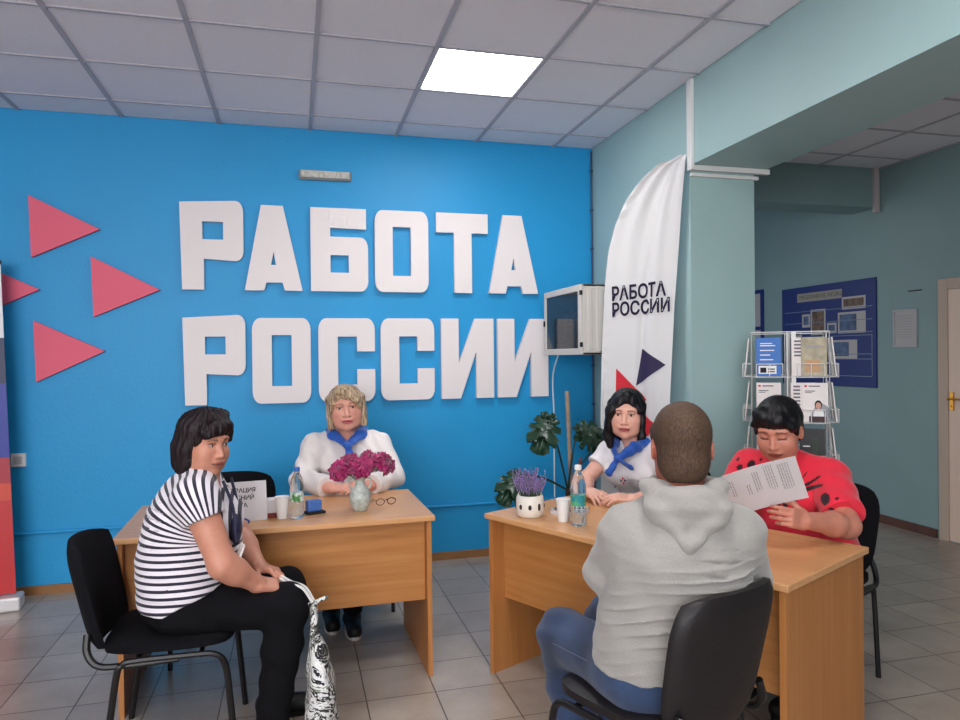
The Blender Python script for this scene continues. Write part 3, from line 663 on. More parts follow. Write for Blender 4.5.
# --- dark-haired clerk behind the right desk
fw = -DN; rt = rotR(fw)
p3 = V3(1.885, 3.495, 0)
w3 = Person(pel=p3+V3(0, 0, .555), wai=p3+fw*.02+V3(0, 0, .72), che=p3+fw*.08+V3(0, 0, .88), up=p3+fw*.13+V3(0, 0, .975), nb=p3+fw*.165+V3(0, 0, 1.03), right=rt,
    wid=[.18, .165, .165, .12], dep=[.14, .125, .12, .08], sR=p3+fw*.14+rt*.165+V3(0, 0, .955), sL=p3+fw*.14-rt*.17+V3(0, 0, .955), ra=.050,
    eR=V3(1.520, 3.555, .81), wR=V3(1.435, 3.325, .793), eL=V3(1.80, 3.13, .82), wL=V3(1.575, 3.085, .793), neck=.047,
    dR=V3(.05, -1, .02), bR=V3(-.3, 0, 1), cR=[.4]*4, tR=(.3, .92), dL=V3(-.85, .35, .12), bL=V3(-.2, -.2, 1), cL=[.35]*4, tL=(.3, .92),
    hR=p3+fw*.03+rt*.1+V3(0, 0, .535), hL=p3+fw*.03-rt*.1+V3(0, 0, .535), kR=p3+fw*.42+rt*.09+V3(0, 0, .53), kL=p3+fw*.42-rt*.09+V3(0, 0, .53),
    aR=p3+fw*.36+rt*.09+V3(0, 0, .09), aL=p3+fw*.36-rt*.09+V3(0, 0, .09), foot=fw,
    head=V3(1.690, 3.395, 1.172), R=headR(math.radians(-123), .05, -.05), hs=1.03, wide=1.04, hres=.0034, smile=.3, skin=(226, 176, 158), lips=(170, 84, 84), brow=(34, 24, 24), browt=.0036, blush=.2, look=(.12, 1, 0),
    extra=[(p3+fw*.17+rt*.075+V3(0, 0, .86), (.085, .085, .075)), (p3+fw*.17-rt*.075+V3(0, 0, .86), (.085, .085, .075))],
    label='dark-haired woman in a white T-shirt and blue neckerchief, seated behind the right desk')
w3.build()
M_tee = mat('white jersey', (228, 224, 226), .85, bump=.25, bscale=26, sheen=.1)
shirt(w3, 'tee_shirt', M_tee, .52, soff=.016, neck=[(w3.nb+fw*.035+V3(0, 0, .05), (.06, .06, .07)), (w3.nb+fw*.09+V3(0, 0, -.02), (.04, .04, .06))], warp=lambda X, Y, Z: .002*np.sin(Z*55+X*30+Y*25))
trousers(w3, M_btrous); w3.shoes(M_black, M_black)
M_hblack = hair_mat('black hair', (5, 5, 8), (18, 16, 22), .42)
hair(w3, M_hblack, [('e', (0, -.02, .045), (.090, .104, .092)), ('e', (0, -.055, -.045), (.088, .060, .12)), ('c', (.074, .015, .05), (.084, .028, -.12), .024, .026), ('c', (-.076, .015, .05), (-.082, .02, -.10), .020, .018), ('c', (.084, .028, -.10), (.074, .04, -.155), .030, .018), ('c', (-.08, .02, -.10), (-.065, .03, -.15), .02, .012),
    ('c', (-.005, .06, .11), (.078, .055, .02), .024, .026), ('c', (-.01, .055, .112), (-.070, .05, .03), .018, .014), ('c', (.070, .058, .03), (.082, .05, -.06), .024, .024)],
    [('e', (-.010, .10, -.04), (.057, .085, .088)), ('e', (-.008, .12, .03), (.042, .06, .055))], amp=.0025, zlo=.24)
kn = w3.nb+fw*.135+V3(-.0, 0, -.085); nb = w3.nb
scarf(w3, [(nb-fw*.06+V3(0, 0, .02)+rt*.02, nb+rt*.082, .028, .034), (nb+rt*.082, nb+rt*.075+fw*.08-V3(0, 0, .02), .034, .034), (nb+rt*.075+fw*.08-V3(0, 0, .02), kn, .034, .020)],
    [(nb-fw*.06+V3(0, 0, .02)-rt*.02, nb-rt*.082, .028, .034), (nb-rt*.082, nb-rt*.075+fw*.08-V3(0, 0, .02), .034, .034), (nb-rt*.075+fw*.08-V3(0, 0, .02), kn, .034, .020)],
    kn, [(kn+rt*.035+fw*.03-V3(0, 0, .075), .014, .022), (kn-rt*.095+fw*.02-V3(0, 0, .03), .014, .022)], nrm(fw*.8-V3(0, 0, .6)))
# chest print: small red and dark triangles and two lines of lettering
b = MB(); Oc = w3.nb+V3(0, 0, -.172)-rt*.075+fw*.1185; ray_x = -rt; upv = nrm(V3(0, 0, 1)+fw*.25); upv = nrm(upv-ray_x*(upv@ray_x)); nz = np.cross(ray_x, upv)
Oc = Oc+nz*.052
for px, py, rot, mi in ((-.012, .012, 0, 0), (.0, .002, 1, 1), (-.012, -.014, 0, 0), (-.026, -.002, 1, 1)):
    b.add([Oc+ray_x*(px+q[0])+upv*(py+q[1]) for q in ((-.007, -.008), (.009, 0), (-.007, .009))], [(0, 1, 2)], mi)
place(b, text_mesh('РАБОТА', .017, .0004), Oc+ray_x*.018+upv*.003, ray_x, upv, 1); place(b, text_mesh('РОССИИ', .017, .0004), Oc+ray_x*.018-upv*.014, ray_x, upv, 1)
chest_logo = (b, w3)

# --- man in the grey hoodie, seen from behind
fm = nrm((.33, .94, 0)); rm = rotR(fm); fc = nrm((-.37, .93, 0))
mn = Person(pel=V3(1.035, 1.885, .56), wai=V3(1.055, 1.86, .73), che=V3(1.075, 1.83, .90), up=V3(1.085, 1.835, 1.0), nb=V3(1.09, 1.845, 1.07), right=rm,
    wid=[.185, .185, .185, .125], dep=[.135, .135, .135, .10], sR=V3(1.235, 1.79, .965), sL=V3(.94, 1.89, .965), ra=.058,
    eR=V3(1.300, 1.835, .83), wR=V3(1.235, 2.06, .76), eL=V3(.915, 1.975, .83), wL=V3(1.02, 2.15, .76), neck=.060,
    dR=V3(-.75, .6, -.1), bR=V3(0, .3, 1), cR=[.4]*4, tR=(.3, 1.05), dL=V3(.9, .3, 0), bL=V3(0, .3, 1), cL=[.4]*4, tL=(.3, 1.05),
    hR=V3(1.13, 1.91, .54), hL=V3(.965, 1.865, .54), kR=V3(1.08, 2.31, .54), kL=V3(.878, 2.25, .535), aR=V3(1.08, 2.27, .1), aL=V3(.925, 2.19, .1), foot=nrm((-.25, .95, 0)),
    head=V3(1.090, 1.84, 1.215), R=headR(math.radians(66), .06, 0), hs=1.03, wide=1.04, hres=.0045, smile=0, skin=(176, 104, 84), lips=(150, 84, 76), brow=(70, 50, 40), browt=.004, blush=0, look=(0, 1, 0),
    extra=[(V3(1.078, 1.80, .91), (.15, .08, .12))],
    label='short-haired man in a light grey hooded sweatshirt and jeans, seated with his back turned')
mn.build()
M_hood = mat('grey marl fleece', (154, 151, 147), .95, spec=.1, bump=.2, bscale=260, noise=.07, nscale=300, sheen=.3)
def folds(X, Y, Z):
    u = (X-1.08)*rm[0]+(Y-1.84)*rm[1]; back = np.clip(-((X-1.08)*fm[0]+(Y-1.84)*fm[1])*12, 0, 1)
    low = np.exp(-((Z-.72)/.10)**2); mid = np.exp(-((Z-.86)/.05)**2)
    f = np.sin(Z*165+u*u*90-u*20+1.5*np.sin(u*12)); f = -np.clip(f, 0, 1)**3*(.55+.45*np.sin(u*16+Z*30))
    g = np.sin(Z*210-u*26+.8+2*np.sin(u*9)); g = -np.clip(g, 0, 1)**3
    arm_ = np.clip((np.abs(u)-.17)*12, 0, 1); h = np.sin(Z*75+u*25)
    return (.016*f*low+.012*g*mid*np.clip(.18+u, 0, .3)*4)*back*.9+.0025*h*arm_+.0015*np.sin(u*60+Z*33)
def hoodx(F):
    F.op(loft([mn.pel-V3(.0, .0, -.005), mn.pel+V3(.012, -.012, .09), mn.wai], [.19, .205, .195], [.145, .15, .14], rm, 2.2), .02)
shirt(mn, 'hoodie', M_hood, 1.9, off=.012, soff=.020, res=.005, warp=folds, zlo=.56, neck=[(mn.nb+V3(.0, .01, .08), (.062, .062, .07))], extra=hoodx)
# hood lying on the back
F = Field(mn.nb-V3(.28, .30, .26), mn.nb+V3(.26, .2, .14), .0045); n0 = mn.nb
FR = np.stack([rm, fm, Z_], 1); Vb = n0-fm*.150+rm*(-.010)-V3(0, 0, .105)
F.op(ell(n0-fm*.095-V3(0, 0, .015), (.115, .055, .075), FR@Rx(.35)), .02)
for t in (-1, 1):
    a = n0+rm*t*.070+fm*.045+V3(0, 0, .045); b1 = n0+rm*t*.100-fm*.035+V3(0, 0, .035); c1 = n0+rm*t*.085-fm*.110-V3(0, 0, .020)
    F.op(cone(a, b1, .016, .022), .02); F.op(cone(b1, c1, .022, .026), .02); F.op(cone(c1, Vb, .026, .020), .02)
    F.op(cone(n0+rm*t*.060-fm*.155+V3(0, 0, .015), Vb+V3(0, 0, .03)+rm*t*.016-fm*.02, .006, .005), .010, '-')
F.op(cone(n0+rm*.085-fm*.055+V3(0, 0, .045), n0-rm*.085-fm*.055+V3(0, 0, .045), .020, .020), .02)
F.op(ell(n0-fm*.080+V3(0, 0, .075), (.075, .035, .028), FR), .012, '-')
F.op(ell(mn.head-V3(0, 0, .05), (.072, .088, .10)), .01, '-')
F.warp(lambda X, Y, Z: .002*np.sin(X*60+Z*75)+.0015*np.sin(Z*140)); mn.cloth('hood', F, M_hood, 2)
M_jean = mat('blue denim', (40, 58, 90), .85, bump=.4, bscale=300, noise=.5, nscale=7, sheen=.15)
trousers(mn, M_jean, 'jeans', rt=.094, rk=.086, ra=.066, res=.007, hip=(.185, .15, .11), warp=lambda X, Y, Z: .0035*np.sin(Z*70+X*35+2*np.sin(Y*20))*np.clip((Y-2.0)*4, .3, 1))
mn.shoes(mat('dark shoe', (40, 36, 36), .6), M_black)
M_hbr = hair_mat('short brown hair', (60, 44, 35), (88, 67, 52), .7, (90, 90, 30))
hair(mn, M_hbr, [('e', (0, -.018, .042), (.0815, .100, .090)), ('e', (0, -.045, -.03), (.072, .065, .075)), ('c', (-.07, .02, .05), (-.074, .015, .01), .014, .008), ('c', (.07, .02, .05), (.074, .015, .01), .014, .008)],
    [('e', (0, .11, -.03), (.09, .09, .095)), ('e', (0, -.05, -.145), (.09, .09, .055)), ('e', (-.088, .0, -.015), (.02, .03, .042)), ('e', (.088, .0, -.015), (.02, .03, .042))], amp=.001, freq=120, res=.004)
# jean stitching
b = MB(); k1 = mn.kL; side = nrm(np.cross(mn.kL-mn.hL, Z_))*-1
b.tube([mixp(mn.hL, mn.kL, t)+side*(.094-.01*t)+V3(0, 0, .035-.03*t) for t in np.linspace(.15, .95, 9)], .0010, 5); b.build('seam', mat('stitching', (110, 112, 130), .8), mn.o, off=mn.loc)

# --- woman in red reading a paper
p5 = V3(2.285, 2.775, 0)
w5 = Person(pel=p5+V3(0, 0, .555), wai=p5+fw*.04+V3(0, 0, .72), che=p5+fw*.11+V3(0, 0, .88), up=p5+fw*.17+V3(0, 0, .98), nb=p5+fw*.215+V3(0, 0, 1.03), right=rt,
    wid=[.20, .21, .205, .14], dep=[.155, .17, .15, .09], sR=p5+fw*.17+rt*.185+V3(0, 0, .955), sL=p5+fw*.17-rt*.175+V3(0, 0, .95), ra=.060,
    eR=V3(1.90, 2.80, .815), wR=V3(1.76, 2.60, .86), eL=V3(2.105, 2.325, .803), wL=V3(1.850, 2.250, .858), neck=.056,
    dR=V3(-.5, -.8, .25), bR=V3(-.5, .5, .5), cR=[.3]*4, tR=(.3, .95), dL=V3(-.88, -.2, .22), bL=V3(-.1, -1, .12), cL=[(.45, .75, .5), (.5, .8, .5), (.6, .9, .5), (.7, .95, .5)], tL=(.55, .95, .012),
    hR=p5+fw*.03+rt*.1+V3(0, 0, .535), hL=p5+fw*.03-rt*.1+V3(0, 0, .535), kR=p5+fw*.42+rt*.1+V3(0, 0, .53), kL=p5+fw*.42-rt*.1+V3(0, 0, .53),
    aR=p5+fw*.34+rt*.1+V3(0, 0, .09), aL=p5+fw*.34-rt*.1+V3(0, 0, .09), foot=fw,
    head=p5+V3(-.285, -.185, 1.155), R=headR(math.radians(-143), .33, .02), hs=1.05, wide=1.08, hres=.0034, smile=-.3, skin=(196, 132, 112), lips=(140, 74, 68), brow=(52, 34, 30), browt=.0048, blush=.15, look=(-.1, 1, -.75), closed=True,
    extra=[(p5+fw*.23+rt*.085+V3(0, 0, .85), (.095, .095, .085)), (p5+fw*.23-rt*.085+V3(0, 0, .85), (.095, .095, .085)), (p5+fw*.13+V3(0, 0, .72), (.15, .15, .13))],
    label='short-haired woman in a red T-shirt with black spots, reading a sheet of paper')
w5.build()
def redtint(V):
    base = np.array(lin((226, 38, 62))); blk = np.array(lin((44, 12, 24))); out = np.tile(base, (len(V), 1)); q = V-p5
    a = q@(-rt); z = q[:, 2]; f = q@fw
    spots = [(.235, .895, .023), (.285, .905, .006), (-.13, .985, .018), (-.105, .955, .016), (-.175, .97, .013), (-.16, .925, .017), (.265, .86, .008), (-.2, 1.0, .008), (-.09, 1.01, .008)]
    for sa, sz, r in spots:
        m = ((a-sa)**2+(z-sz)**2 < r*r) & (f > -.02); out[m] = blk
    def stroke(a0, z0, a1, z1, w):
        d = np.hypot(a1-a0, z1-z0); t = np.clip(((a-a0)*(a1-a0)+(z-z0)*(z1-z0))/d**2, 0, 1); m = (np.hypot(a-a0-(a1-a0)*t, z-z0-(z1-z0)*t) < w*(1-.6*t)) & (f > .02); out[m] = blk
    for st_ in ((.06, .88, .18, .97, .009), (.08, .89, .20, .94, .012), (.07, .90, .12, .98, .006), (.04, .92, .02, .82, .012), (.05, .86, .06, .78, .016), (.02, .84, .03, .76, .008), (.10, .86, .09, .77, .007), (.0, .9, -.03, .82, .008)): stroke(*st_)
    return out
M_red = tint_mat('red printed jersey', .85, .25, 30)
shirt(w5, 'red_top', M_red, .82, soff=.024, res=.005, neck=[(w5.nb+fw*.03+V3(0, 0, .05), (.068, .068, .065)), (w5.nb+fw*.085+V3(0, 0, 0), (.045, .045, .05))], tint=redtint, warp=lambda X, Y, Z: .003*np.sin(Z*52+X*40+Y*18), it=1,
    extra=lambda F: F.op(loft([p5+V3(.02, -.02, .52), p5+V3(0, 0, .6), p5+fw*.02+V3(0, 0, .7)], [.225, .215, .21], [.18, .175, .17], rt, 2.2), .03))
trousers(w5, M_btrous, rt=.095, rk=.075, ra=.055); w5.shoes(M_black, M_black)
hair(w5, M_hblack, [('e', (0, -.018, .048), (.091, .106, .094)), ('e', (0, -.055, -.01), (.082, .055, .078)), ('c', (.055, .050, .098), (-.02, .082, .072), .024, .020), ('c', (.04, .065, .09), (.072, .070, .055), .022, .014), ('c', (-.03, .068, .082), (-.070, .058, .042), .022, .012), ('c', (-.07, .03, .06), (-.079, .032, .005), .018, .009), ('c', (.07, .03, .06), (.079, .032, .005), .018, .009)],
    [('e', (0, .115, -.055), (.075, .09, .092)), ('e', (-.088, .002, -.02), (.022, .028, .040)), ('e', (.088, .002, -.02), (.022, .028, .040)), ('e', (0, -.05, -.14), (.09, .08, .055))], amp=.0015)
b, P_ = chest_logo; b.build('chest_print', [mat('print red', (206, 40, 56), .7), mat('print navy', (44, 36, 74), .7)], w3.o, off=w3.loc)
# ---------------- wall letters and triangles ----------------
def rr(x0, y0, x1, y1, r, n=5):
    """rectangle, r = corner radii (tl, tr, br, bl) ; y grows downward, later flipped"""
    out = []
    for cx_, cy_, rad, a0 in ((x0, y0, r[0], 180), (x1, y0, r[1], 270), (x1, y1, r[2], 0), (x0, y1, r[3], 90)):
        if rad <= 0: out.append((cx_, cy_)); continue
        ox = cx_+(rad if cx_ == x0 else -rad); oy = cy_+(rad if cy_ == y0 else -rad)
        for i in range(n+1):
            a = math.radians(a0+90*i/n); out.append((ox+rad*math.cos(a), oy+rad*math.sin(a)))
    return out
R8 = .10
def arc(cx_, cy_, r, a0, a1, n=5): return [(cx_+r*math.cos(math.radians(a0+(a1-a0)*i/n)), cy_+r*math.sin(math.radians(a0+(a1-a0)*i/n))) for i in range(n+1)]
GL = {  # letter outlines in a box 0..1 wide, 0..1 down
 'Р': [[(0, 0)]+arc(.88, .12/1.4, .12, 270, 360)+arc(.88, .545, .12, 0, 90)+[(.37, .645), (.37, 1), (.03, 1)], rr(.35, .215, .68, .42, (0, 0, 0, 0))],
 'А': [[(.29, 0), (.67, 0), (1, 1), (.69, 1), (.65, .905), (.37, .905), (.33, 1), (0, 1)], [(.50, .54), (.54, .70), (.45, .70)]],
 'Б': [[(0, 0), (.97, 0), (.97, .245), (.34, .235), (.34, .345)]+arc(.87, .475, .13, 270, 360)+arc(.87, .87, .13, 0, 90)+[(0, 1)], rr(.34, .565, .66, .775, (0, 0, 0, 0))],
 'О': [rr(0, 0, 1, 1, (.14, .14, .14, .14)), rr(.33, .20, .67, .80, (0, 0, 0, 0))],
 'Т': [[(0, 0), (1, 0), (1, .245), (.68, .245), (.68, 1), (.34, 1), (.34, .245), (0, .245)]],
 'С': [arc(.14, .14, .14, 180, 270)+arc(.86, .14, .14, 270, 360)+[(1, .40), (.68, .40), (.68, .22), (.34, .22), (.34, .80), (.68, .80), (.68, .615), (1, .615)]+arc(.86, .86, .14, 0, 90)+arc(.14, .86, .14, 90, 180)],
 'И': [[(0, 0), (.33, 0), (.33, .56), (.64, 0), (1, 0), (1, 1), (.66, 1), (.66, .42), (.36, 1), (0, 1)]]}
word1 = [('Р', -.726, -.324), ('А', -.318, .062), ('Б', .119, .514), ('О', .563, .948), ('Т', 1.007, 1.395), ('А', 1.402, 1.784)]
word2 = [('Р', -.716, -.319), ('О', -.276, .112), ('С', .164, .555), ('С', .597, .984), ('И', 1.035, 1.432), ('И', 1.462, 1.86)]
lab = ['white cut-out letter Р starting the upper word on the blue wall', 'white cut-out letter А after the first Р of the upper word', 'white cut-out letter Б, third in the upper word', 'white cut-out letter О in the upper word, left of the Т', 'white cut-out letter Т in the upper word', 'white cut-out letter А ending the upper word',
       'white cut-out letter Р starting the lower word on the blue wall', 'white cut-out letter О in the lower word, above the striped visitor\'s right', 'white cut-out letter С right above the fair-haired clerk, first of two', 'white cut-out letter С, second of two in the lower word', 'white cut-out letter И before the last one', 'white cut-out letter И ending the lower word, touching the wall cabinet']
n = 0
for wd_, zt, zb in ((word1, 2.535, 1.953), (word2, 1.765, 1.180)):
    for ch, x0, x1 in wd_:
        loops = [[(p[0]*(x1-x0), (1-p[1])*(zt-zb)) for p in lp] for lp in GL[ch]]
        b = MB(); place(b, curve_mesh(loops, .032), (x0, D-.006, zb), (1, 0, 0), (0, 0, 1))
        o = b.build('wall_letter', M_letter, loc=(x0, D-.006, zb)); tag(o, lab[n], 'letter', 'white letters on the blue wall'); n += 1
for pts, lb in (([(-1.613, 2.537), (-1.601, 2.144), (-1.206, 2.335)], 'pink triangle at the top left of the blue wall'), ([(-1.261, 2.159), (-1.249, 1.769), (-.850, 1.948)], 'pink triangle nearest the white letters'),
    ([(-1.595, 1.743), (-1.583, 1.354), (-1.187, 1.546)], 'lowest pink triangle on the blue wall'), ([(-1.96, 2.13), (-1.95, 1.75), (-1.558, 1.941)], 'pink triangle partly hidden by the flag banner')):
    b = MB(); place(b, curve_mesh([[(p[0]-pts[0][0], p[1]-pts[0][1]) for p in pts[::-1]]], .03), (pts[0][0], D-.004, pts[0][1]), (1, 0, 0), (0, 0, 1))
    tag(b.build('wall_triangle', M_pink, loc=(pts[0][0], D-.004, pts[0][1])), lb, 'triangle', 'pink triangles on the blue wall')
# emergency lamp
e = empty('emergency_lamp', (.225, D, 2.762), 0, 'long grey emergency lamp with ribbed cover, high on the blue wall', 'lamp')
b = MB(); b.box((-.18, -.03, -.034), (.18, 0, .034)); b.build('housing', mat('lamp grey', (150, 150, 148), .5), e, bevel=.012, seg=3)
b = MB(); b.box((-.165, -.055, -.024), (.165, -.03, .024))
for k in range(17): b.box((-.155+k*.0192, -.058, -.024), (-.147+k*.0192, -.054, .024))
b.build('ribbed_cover', mat('ribbed clear plastic', (196, 194, 186), .2, noise=.2, nscale=40), e, bevel=.006)
# socket and light switch plates
b = MB(); b.box((-.04, -.018, -.04), (.04, 0, .04)); b.cur = 1; b.lathe([(.0, -.0001), (.022, 0), (.024, .004)], n=16); 
sw = empty('wall_socket', (-1.695, D, .862), 0, 'small white socket on the blue wall beside the flag banner', 'socket')
b = MB(); b.box((-.042, -.02, -.042), (.042, 0, .042)); b.build('plate', M_white, sw, bevel=.004)
b = MB(); b.box((-.024, -.024, -.024), (.024, -.019, .024)); b.build('insert', mat('socket grey', (190, 190, 188), .5), sw, bevel=.003)

# ---------------- roll-up flag banner on the left ----------------
rb = empty('rollup_banner', (-2.03, 4.76, 0), math.radians(8), 'roll-up banner with white, blue and red bands at the left edge', 'banner')
b = MB(); b.box((-.43, -.07, 0), (.43, .07, .085)); b.build('base', mat('banner base white', (214, 212, 212), .4, metal=.3), rb, bevel=.012)
M_flag = bpy.data.materials.new('banner bands'); M_flag.use_nodes = True; N = M_flag.node_tree.nodes; L = M_flag.node_tree.links
tc = N.new('ShaderNodeTexCoord'); sp_ = N.new('ShaderNodeSeparateXYZ'); L.new(tc.outputs['Object'], sp_.inputs[0])
ad_ = N.new('ShaderNodeMath'); ad_.operation = 'MULTIPLY_ADD'; ad_.inputs[1].default_value = .06; L.new(sp_.outputs[0], ad_.inputs[0]); L.new(sp_.outputs[2], ad_.inputs[2])
dv = N.new('ShaderNodeMath'); dv.operation = 'DIVIDE'; dv.inputs[1].default_value = 2.2; L.new(ad_.outputs[0], dv.inputs[0])
r = N.new('ShaderNodeValToRGB'); r.color_ramp.interpolation = 'CONSTANT'; L.new(dv.outputs[0], r.inputs[0])
cols = [(0, (196, 40, 44)), (.30, (206, 70, 52)), (.345, (168, 34, 52)), (.415, (36, 48, 150)), (.62, (28, 34, 78)), (.745, (224, 226, 232))]
r.color_ramp.elements[0].color = lin(cols[0][1])+(1,); r.color_ramp.elements[1].position = cols[1][0]; r.color_ramp.elements[1].color = lin(cols[1][1])+(1,)
for p, c in cols[2:]: el = r.color_ramp.elements.new(p); el.color = lin(c)+(1,)
L.new(r.outputs[0], N['Principled BSDF'].inputs['Base Color']); N['Principled BSDF'].inputs['Roughness'].default_value = .45
b = MB(); b.box((-.40, -.003, .08), (.40, .003, 2.07)); fl = b.build('banner_sheet', M_flag, rb); fl.rotation_euler = (math.radians(-1.5), math.radians(-1.9), 0)
b = MB(); b.tube([(-.405, -.0, 2.075), (.405, 0, 2.075)], .012, 8); tr = b.build('top_rail', mat('rail dark', (60, 60, 60), .4, metal=.6), rb, smooth=True); tr.rotation_euler = fl.rotation_euler
b = MB(); b.tube([(0, .05, .08), (0, .06, 2.06)], .008, 8); b.build('support_pole', mat('silver', (220, 220, 220), .25, metal=1.), rb, smooth=True)

# ---------------- desks ----------------
def desk(name, O, ang, L_, W_d, label, pin=.06):
    """origin = front-left corner of the top; x along the length, y across"""
    e = empty(name, O, ang, label, 'desk', 'light wood office desks'); t = .024
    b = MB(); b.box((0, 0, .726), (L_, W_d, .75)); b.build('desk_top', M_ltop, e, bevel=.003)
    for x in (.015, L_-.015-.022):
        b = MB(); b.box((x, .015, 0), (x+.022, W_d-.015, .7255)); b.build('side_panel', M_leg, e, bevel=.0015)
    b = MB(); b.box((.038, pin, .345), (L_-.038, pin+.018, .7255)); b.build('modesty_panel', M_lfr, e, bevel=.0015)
    return e
desk('office_desk', (-.735, 3.185, 0), math.radians(1.4), 1.36, .70, 'light wood desk on the left with vase of peonies and white sign')
desk('office_desk', (.855, 3.20, 0), math.radians(-63.4), 1.445, .665, 'light wood desk on the right with flower pot and water bottle', .09)

# ---------------- chairs ----------------
M_fab = mat('black upholstery', (14, 14, 19), .95, bump=.3, bscale=300, spec=.2)
M_lea = mat('black leatherette', (24, 20, 23), .5, bump=.1, bscale=60)
M_tub = mat('black painted tube', (22, 20, 22), .35)
def chair(loc, rz, label, pad=None):
    pad = pad or M_fab
    e = empty('visitor_chair', loc, rz, label, 'chair', 'black visitor chairs')
    def slab(w, h, t, curve, taper, place_):
        b = MB(); nx_, ny_ = 14, 12; top = []; 
        def P(u, v, s):
            ww = w*(1-taper*(1-v)*.5)
            # superellipse square->disc style rounding
            x = u*math.sqrt(max(0, 1-.30*(2*v-1)**4)); y_ = (2*v-1)*math.sqrt(max(0, 1-.22*u**4))
            ed = max(abs(u)**6, abs(2*v-1)**6); th = t*(1-.55*ed)
            return place_(x*ww, y_*h, s*th+curve*(u*u))
        for s in (-1, 1):
            for j in range(ny_+1):
                for i in range(nx_+1): top.append(P(-1+2*i/nx_, j/ny_, s))
        n1 = (nx_+1)*(ny_+1); fs = []
        for j in range(ny_):
            for i in range(nx_):
                a = j*(nx_+1)+i; fs.append((a, a+nx_+1, a+nx_+2, a+1)); fs.append((n1+a, n1+a+1, n1+a+nx_+2, n1+a+nx_+1))
        rim = [i for i in range(nx_+1)]+[j*(nx_+1)+nx_ for j in range(1, ny_+1)]+[ny_*(nx_+1)+i for i in range(nx_-1, -1, -1)]+[j*(nx_+1) for j in range(ny_-1, 0, -1)]
        for k in range(len(rim)): a, c = rim[k], rim[(k+1) % len(rim)]; fs.append((a, c, n1+c, n1+a))
        b.add(top, fs); return b
    s = slab(.235, .215, .026, .006, .10, lambda x, y, z: (x, y+.01, .452+z+.01)); o = s.build('seat', pad, e, smooth=True, angle=70)
    k = slab(.228, .205, .022, .055, .20, lambda x, y, z: (x, -.272-.20*(y+.05)+z*1.0, .650+y)); o = k.build('backrest', pad, e, smooth=True, angle=70)
    for sx in (-1, 1):
        x = sx*.232
        b = MB(); b.tube(bez([(x, .235, 0), (x, .215, .25), (x, .200, .385), (x, .165, .428), (x, .10, .434)], 5), .0115, 8); b.build('leg', M_tub, e, smooth=True)
        b = MB(); b.tube(bez([(x, .10, .434), (x, -.09, .434), (x, -.125, .42), (x, -.145, .37), (x, -.19, .0)], 5), .0115, 8); b.build('leg', M_tub, e, smooth=True)
        b = MB(); b.tube(bez([(x*.97, .05, .422), (x*.97, -.12, .418), (x*.95, -.20, .425), (x*.88, -.236, .47), (x*.78, -.240, .53)], 5), .0125, 8); b.build('back_support', M_tub, e, smooth=True)
    b = MB(); b.tube([(-.232, .12, .428), (.232, .12, .428)], .009, 8); b.build('crossbar', M_tub, e, smooth=True)
    b = MB(); b.tube([(-.232, -.08, .428), (.232, -.08, .428)], .009, 8); b.build('crossbar', M_tub, e, smooth=True)
    return e
chair((-.470, 2.965, 0), math.radians(-90), 'black visitor chair under the woman in the striped top').scale = (1, 1.06, .965)
chair((.31, 4.345, 0), math.radians(180), 'black visitor chair under the fair-haired clerk behind the left desk')
chair((-.345, 3.86, 0), math.radians(176), 'empty black visitor chair behind the white sign, left of the fair-haired clerk')
ang_n = math.atan2(-.449, -.893)-math.pi/2
chair((p3[0], p3[1], 0), ang_n, 'black visitor chair under the dark-haired clerk at the right desk')
chair((2.295, 2.775, 0), ang_n, 'black visitor chair under the woman in red')
chair((1.052, 1.95, 0), math.atan2(.93, -.37)-math.pi/2, 'black leatherette chair under the man in the grey hoodie', M_lea)

# ---------------- desk items, left desk ----------------
ZT = .7502
def plane_frame(px, py, az): return V3(px, py, ZT), V3(math.cos(az), math.sin(az), 0)
# folded sign
O, Xs = plane_frame(-.415, 3.335, math.radians(7)); Yf = V3(-Xs[1], Xs[0], 0)
e = empty('table_sign', O, 0, 'white folded paper sign with black lettering on the left desk', 'sign')
b = MB(); up1 = nrm(Z_*.95+Yf*.30)
def sheet(b, O, X, Y, w, h, t=.0012, mi=0):
    n = np.cross(X, Y); c = [O, O+X*w, O+X*w+Y*h, O+Y*h]; b.add(c+[q-n*t for q in c], [(0, 1, 2, 3), (7, 6, 5, 4), (0, 4, 5, 1), (1, 5, 6, 2), (2, 6, 7, 3), (3, 7, 4, 0)], mi)
z0 = np.zeros(3); sheet(b, z0, Xs, up1, .29, .180); M_paper = mat('white paper', (216, 212, 216), .75)
up2 = nrm(Z_*.95-Yf*.30); sheet(b, Yf*.113, Xs, up2, .29, .180); b.build('folded_card', M_paper, e)
b = MB()
for i, (tx, sz) in enumerate((('РЕГИСТРАЦИЯ', .027), ('ОБЪЯВЛЕНИЙ', .027), ('ТЕЛ. 9 АКВА', .027))):
    place(b, text_mesh(tx, sz, .0004, bold=.0006), Xs*.045+up1*(.132-.034*i)+np.cross(Xs, up1)*.0004, Xs, up1)
b.build('lettering', mat('ink', (28, 26, 34), .8), e)
def cup(loc, label, r0=.024, r1=.035, h=.085, c=(232, 230, 228), group='white disposable cups'):
    e = empty('paper_cup', loc, 0, label, 'cup', group); b = MB(); b.lathe([(r0*.5, .001), (r0, .001), (r1, h), (r1-.0015, h), (r0-.001, .004), (.0, .004)]); b.build('cup_body', mat('cup white', c, .45, sub=.05), e, smooth=True)
    b = MB(); a = [(r1+.0012*math.cos(t), h+.0012*math.sin(t)) for t in np.linspace(0, 2*math.pi, 7)]; b.lathe(a); b.build('rim', mat('cup white', c, .45), e, smooth=True); return e
cup((-.062, 3.375, ZT), 'white plastic cup on the left desk beside the sign', .022, .034, .100)
